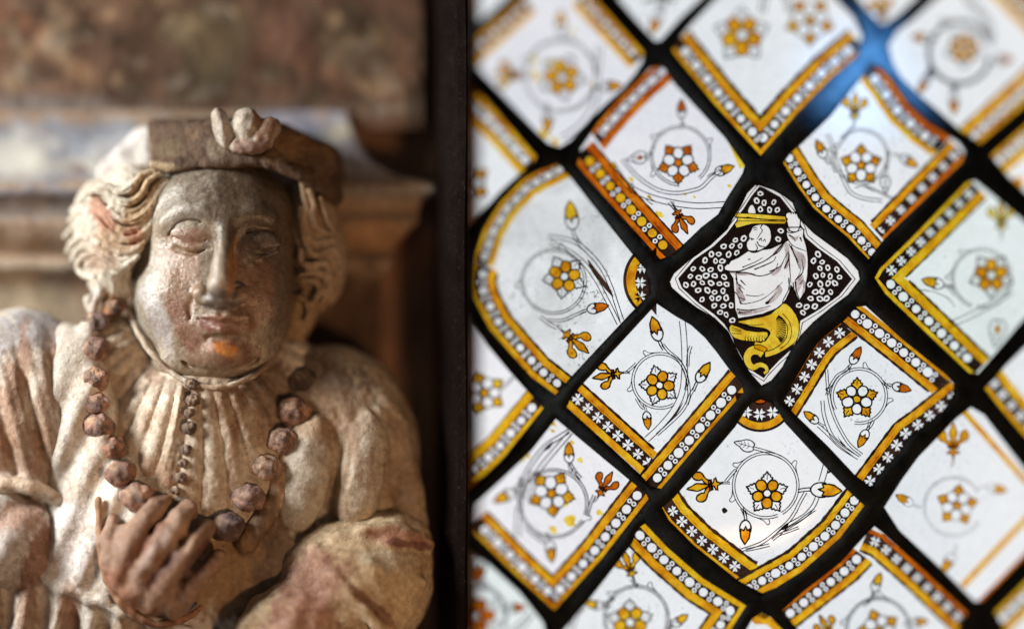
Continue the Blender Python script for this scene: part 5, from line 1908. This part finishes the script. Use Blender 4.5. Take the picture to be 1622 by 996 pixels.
sculpt('hand', (135, 375, 780, 1000, -20, 106), 2.4, hand, [CARVE], bust, tints((0.36, 0.24, 0.18), [
    (222, 868, 9, 60, 38, (0.24, 0.11, 0.07), 0.9), (268, 890, 9, 60, 40, (0.18, 0.09, 0.07), 0.9), (312, 890, 16, 40, 36, (0.16, 0.09, 0.07), 0.9),
    (246, 870, 8, 54, 40, (0.52, 0.42, 0.40), 0.8), (290, 850, 20, 24, 0, (0.48, 0.33, 0.22), 0.6), (230, 980, 50, 18, 20, (0.22, 0.11, 0.06), 0.85), (190, 930, 16, 40, -30, (0.42, 0.22, 0.15), 0.7)]))


def wrist(P):
    X, Y, Z = P
    d = tube(P, [(156, 790, 24), (158, 850, 32), (170, 915, 34), (200, 962, 32), (244, 988, 28), (290, 980, 20), (318, 962, 6)], 5, 8, r2=5)
    return d - lump(X, Y, Z, 22, 1.0, 4, 8)


sculpt('cord', (140, 365, 775, 1005, 0, 52), 2.2, wrist, [CARVE], bust, tints((0.42, 0.24, 0.15), [(240, 985, 60, 20, 10, (0.20, 0.10, 0.06), 0.8), (158, 830, 12, 40, 0, (0.5, 0.32, 0.2), 0.6)]))

# ================================================================== wall, cornice, recess and post round the bust
WALLM = carved('mottled_plaster', (0.29, 0.20, 0.135), (0.20, 0.125, 0.082), (0.105, 0.068, 0.045), 22, 0.8, 0.8, False, spec=0.2)
LIMEM = carved('limewashed_stone', (1.15, 1.15, 1.15), (1.0, 1.0, 1.0), (0.75, 0.74, 0.78), 34, 0.7, 0.5, True, spec=0.25)
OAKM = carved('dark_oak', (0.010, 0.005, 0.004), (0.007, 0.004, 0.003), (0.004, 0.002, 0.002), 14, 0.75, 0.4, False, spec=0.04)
RECM = carved('dark_recess_stone', (0.40, 0.23, 0.15), (0.26, 0.15, 0.10), (0.12, 0.07, 0.05), 9, 0.8, 0.5, False, spec=0.15)


def surf(name, X0, X1, Y0, Y1, zf, step, mats, tintfn=None, thick=30):
    xs = np.arange(X0, X1 + step, step)
    ys = np.arange(Y0, Y1 + step, step)
    gx, gy = np.meshgrid(xs, ys, indexing='ij')
    z = zf(gx, gy)
    V = np.stack([gx.ravel(), gy.ravel(), z.ravel()], 1)
    B_ = V.copy(); B_[:, 2] -= thick
    nx, ny = gx.shape
    F = []
    idf = lambda i, j: i * ny + j
    for i in range(nx - 1):
        for j in range(ny - 1):
            F.append((idf(i, j), idf(i, j + 1), idf(i + 1, j + 1), idf(i + 1, j)))
    n0 = len(V)
    F += [(n0 + a, n0 + d_, n0 + c_, n0 + b) for a, b, c_, d_ in F]
    ring_ = [idf(i, 0) for i in range(nx)] + [idf(nx - 1, j) for j in range(1, ny)] + [idf(i, ny - 1) for i in range(nx - 2, -1, -1)] + [idf(0, j) for j in range(ny - 2, 0, -1)]
    for a, b in zip(ring_, ring_[1:] + ring_[:1]):
        F.append((a, b, b + n0, a + n0))
    VV = np.vstack([V, B_])
    return mesh_obj(name, Wn(VV), F, mats, None, col=tintfn(VV) if tintfn else None)


_r = np.random.RandomState(5)
WB = [(_r.uniform(-60, 670), _r.uniform(0, 190), _r.uniform(6, 26), _r.uniform(5, 16), _r.uniform(-30, 30), [(0.34, 0.25, 0.16), (0.09, 0.075, 0.045), (0.24, 0.13, 0.085), (0.075, 0.05, 0.035), (0.28, 0.24, 0.19)][_r.randint(5)], _r.uniform(0.6, 0.9)) for _ in range(90)]
o = surf('plaster_wall', -420, 688, -70, 204, lambda x, y: -176 + lump(x, y, 0 * x, 90, 2.2, 3, 8) + lump(x, y, 0 * x, 22, 0.8, 10, 8) - np.clip((x - 672) / 16, 0, 1) * 20, 5, [carved('painted_plaster', (1.35, 1.25, 1.15), (0.95, 0.92, 0.9), (0.55, 0.5, 0.46), 24, 0.75, 1.0, True, spec=0.2)],
         tints((0.135, 0.080, 0.052), [(80, 70, 30, 16, 0, (0.36, 0.24, 0.14), 0.7), (90, 45, 14, 8, 0, (0.4, 0.3, 0.2), 0.7), (130, 120, 34, 20, 20, (0.28, 0.18, 0.11), 0.8), (36, 82, 22, 12, 20, (0.36, 0.25, 0.15), 0.7),
                                       (115, 62, 8, 6, 0, (0.40, 0.28, 0.2), 0.7), (0, 30, 60, 50, 0, (0.20, 0.10, 0.06), 0.7), (340, 70, 60, 70, 20, (0.13, 0.105, 0.06), 0.85), (280, 45, 34, 22, 0, (0.24, 0.19, 0.12), 0.7), (360, 24, 14, 10, 0, (0.36, 0.29, 0.19), 0.8),
                                       (470, 60, 50, 40, 0, (0.20, 0.11, 0.08), 0.7), (560, 60, 60, 50, 0, (0.12, 0.10, 0.06), 0.7), (425, 120, 16, 12, 0, (0.32, 0.26, 0.18), 0.7), (560, 110, 60, 30, 10, (0.2, 0.15, 0.1), 0.7),
                                       (60, 160, 90, 30, 0, (0.26, 0.22, 0.20), 0.6), (300, 160, 40, 10, -10, (0.3, 0.22, 0.14), 0.6), (540, 175, 120, 20, 0, (0.17, 0.13, 0.11), 0.7), (668, 120, 8, 90, 0, (0.26, 0.17, 0.11), 0.7)] + WB + [(70, 180, 150, 26, 0, (0.22, 0.20, 0.195), 0.85), (-200, 180, 150, 26, 0, (0.22, 0.20, 0.195), 0.85)], 60, 0.25))
tag(o, 'mottled brown painted plaster wall above the stone ledge behind the bust', 'wall', kind='thing')

prof = [(176, -172, 552), (196, -168, 556), (214, -164, 562), (236, -156, 572), (256, -146, 586), (270, -136, 606), (282, -124, 634), (289, -112, 668), (293, -104, 690), (303, -101, 694), (309, -106, 690), (314, -128, 668), (342, -132, 660), (348, -116, 664),
        (356, -118, 656), (372, -124, 640), (388, -138, 626), (400, -156, 614), (404, -156, 614), (408, -136, 620), (425, -136, 618), (430, -156, 610), (440, -168, 604), (470, -170, 604), (560, -170, 604), (800, -170, 604), (1060, -170, 604)]
rs = []
for (a, b) in zip(prof[:-1], prof[1:]):
    n_ = max(1, int((b[0] - a[0]) // 8))
    for i in range(n_):
        t = i / n_
        rs.append(tuple(a[k] + (b[k] - a[k]) * t for k in range(3)))
rs.append(prof[-1])
xf_ = np.linspace(0, 1, 150)
VV, F = [], []
for (py, z, xr) in rs:
    for t in xf_:
        x = -420 + (xr + 420) * t
        dz = lump(np.array([x]), np.array([py]), np.array([0.0]), 70, 1.6, 5, 8)[0] + lump(np.array([x]), np.array([py]), np.array([0.0]), 18, 0.5, 15, 8)[0]
        VV.append((x, py + 0.7 * dz, z + dz))
    for q in (0.25, 0.5, 0.75, 1.0):
        VV.append((xr - 4 * q, py, z - (z + 330) * q))
row = len(xf_) + 4
for i in range(len(rs) - 1):
    for j in range(row - 1):
        F.append((i * row + j, (i + 1) * row + j, (i + 1) * row + j + 1, i * row + j + 1))
VV = np.array(VV)
cor_t = tints((0.40, 0.29, 0.20), [
    (130, 240, 620, 46, 0, (0.26, 0.29, 0.345), 1.0), (10, 250, 70, 34, 10, (0.60, 0.61, 0.57), 0.85), (190, 245, 60, 30, -10, (0.50, 0.51, 0.53), 0.75), (560, 200, 90, 30, 0, (0.24, 0.27, 0.33), 0.8), (60, 222, 50, 16, 20, (0.5, 0.5, 0.48), 0.6), (120, 262, 80, 10, 0, (0.56, 0.54, 0.46), 0.7),
    (125, 272, 14, 7, 0, (0.18, 0.11, 0.09), 0.8), (540, 210, 26, 14, -10, (0.60, 0.60, 0.50), 0.8), (470, 190, 60, 24, 0, (0.32, 0.34, 0.44), 0.8), (590, 250, 40, 34, 0, (0.36, 0.36, 0.40), 0.8), (610, 175, 10, 8, 0, (0.6, 0.42, 0.3), 0.8),
    (60, 306, 160, 10, 0, (0.25, 0.25, 0.30), 0.9), (60, 332, 180, 16, 0, (0.30, 0.28, 0.27), 0.8), (620, 308, 100, 8, 0, (0.30, 0.29, 0.28), 0.8),
    (60, 380, 160, 24, 0, (0.36, 0.27, 0.20), 0.8), (600, 375, 60, 24, 0, (0.48, 0.28, 0.15), 0.8), (50, 424, 140, 9, 0, (0.48, 0.43, 0.36), 0.8), (60, 445, 140, 8, 0, (0.26, 0.18, 0.14), 0.8),
    (40, 500, 100, 60, 0, (0.46, 0.38, 0.27), 0.8), (560, 520, 70, 80, 0, (0.10, 0.055, 0.035), 0.95), (570, 800, 80, 300, 0, (0.10, 0.06, 0.04), 0.95)], 50, 0.1)  # dark patches at the right: the bust's shadow painted in
o = mesh_obj('stone_cornice', Wn(VV), F, [LIMEM], None, col=cor_t(VV))
tag(o, 'grey and cream limewashed stone cornice running behind the head of the bust', 'cornice', kind='thing')

o = surf('niche_wall', 520, 760, -70, 1060, lambda x, y: -225 + 24 * np.exp(-((x - 650) / 26.0) ** 2) * np.clip((y - 560) / 60, 0, 1) + lump(x, y, 0 * x, 70, 2, 3, 8), 8, [RECM])
tag(o, 'dark brown wall at the back of the narrow recess beside the bust', 'wall', kind='thing')

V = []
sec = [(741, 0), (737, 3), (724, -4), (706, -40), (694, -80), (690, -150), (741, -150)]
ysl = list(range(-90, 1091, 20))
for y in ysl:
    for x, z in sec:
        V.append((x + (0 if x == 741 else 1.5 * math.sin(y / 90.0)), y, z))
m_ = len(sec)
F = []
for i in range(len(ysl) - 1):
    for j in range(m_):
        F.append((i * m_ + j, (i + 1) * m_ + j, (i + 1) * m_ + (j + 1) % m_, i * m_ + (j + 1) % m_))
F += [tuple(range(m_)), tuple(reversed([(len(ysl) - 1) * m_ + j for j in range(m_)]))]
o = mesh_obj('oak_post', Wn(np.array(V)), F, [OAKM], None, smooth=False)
tag(o, 'near-black upright oak post between the bust recess and the leaded window', 'post', kind='thing')
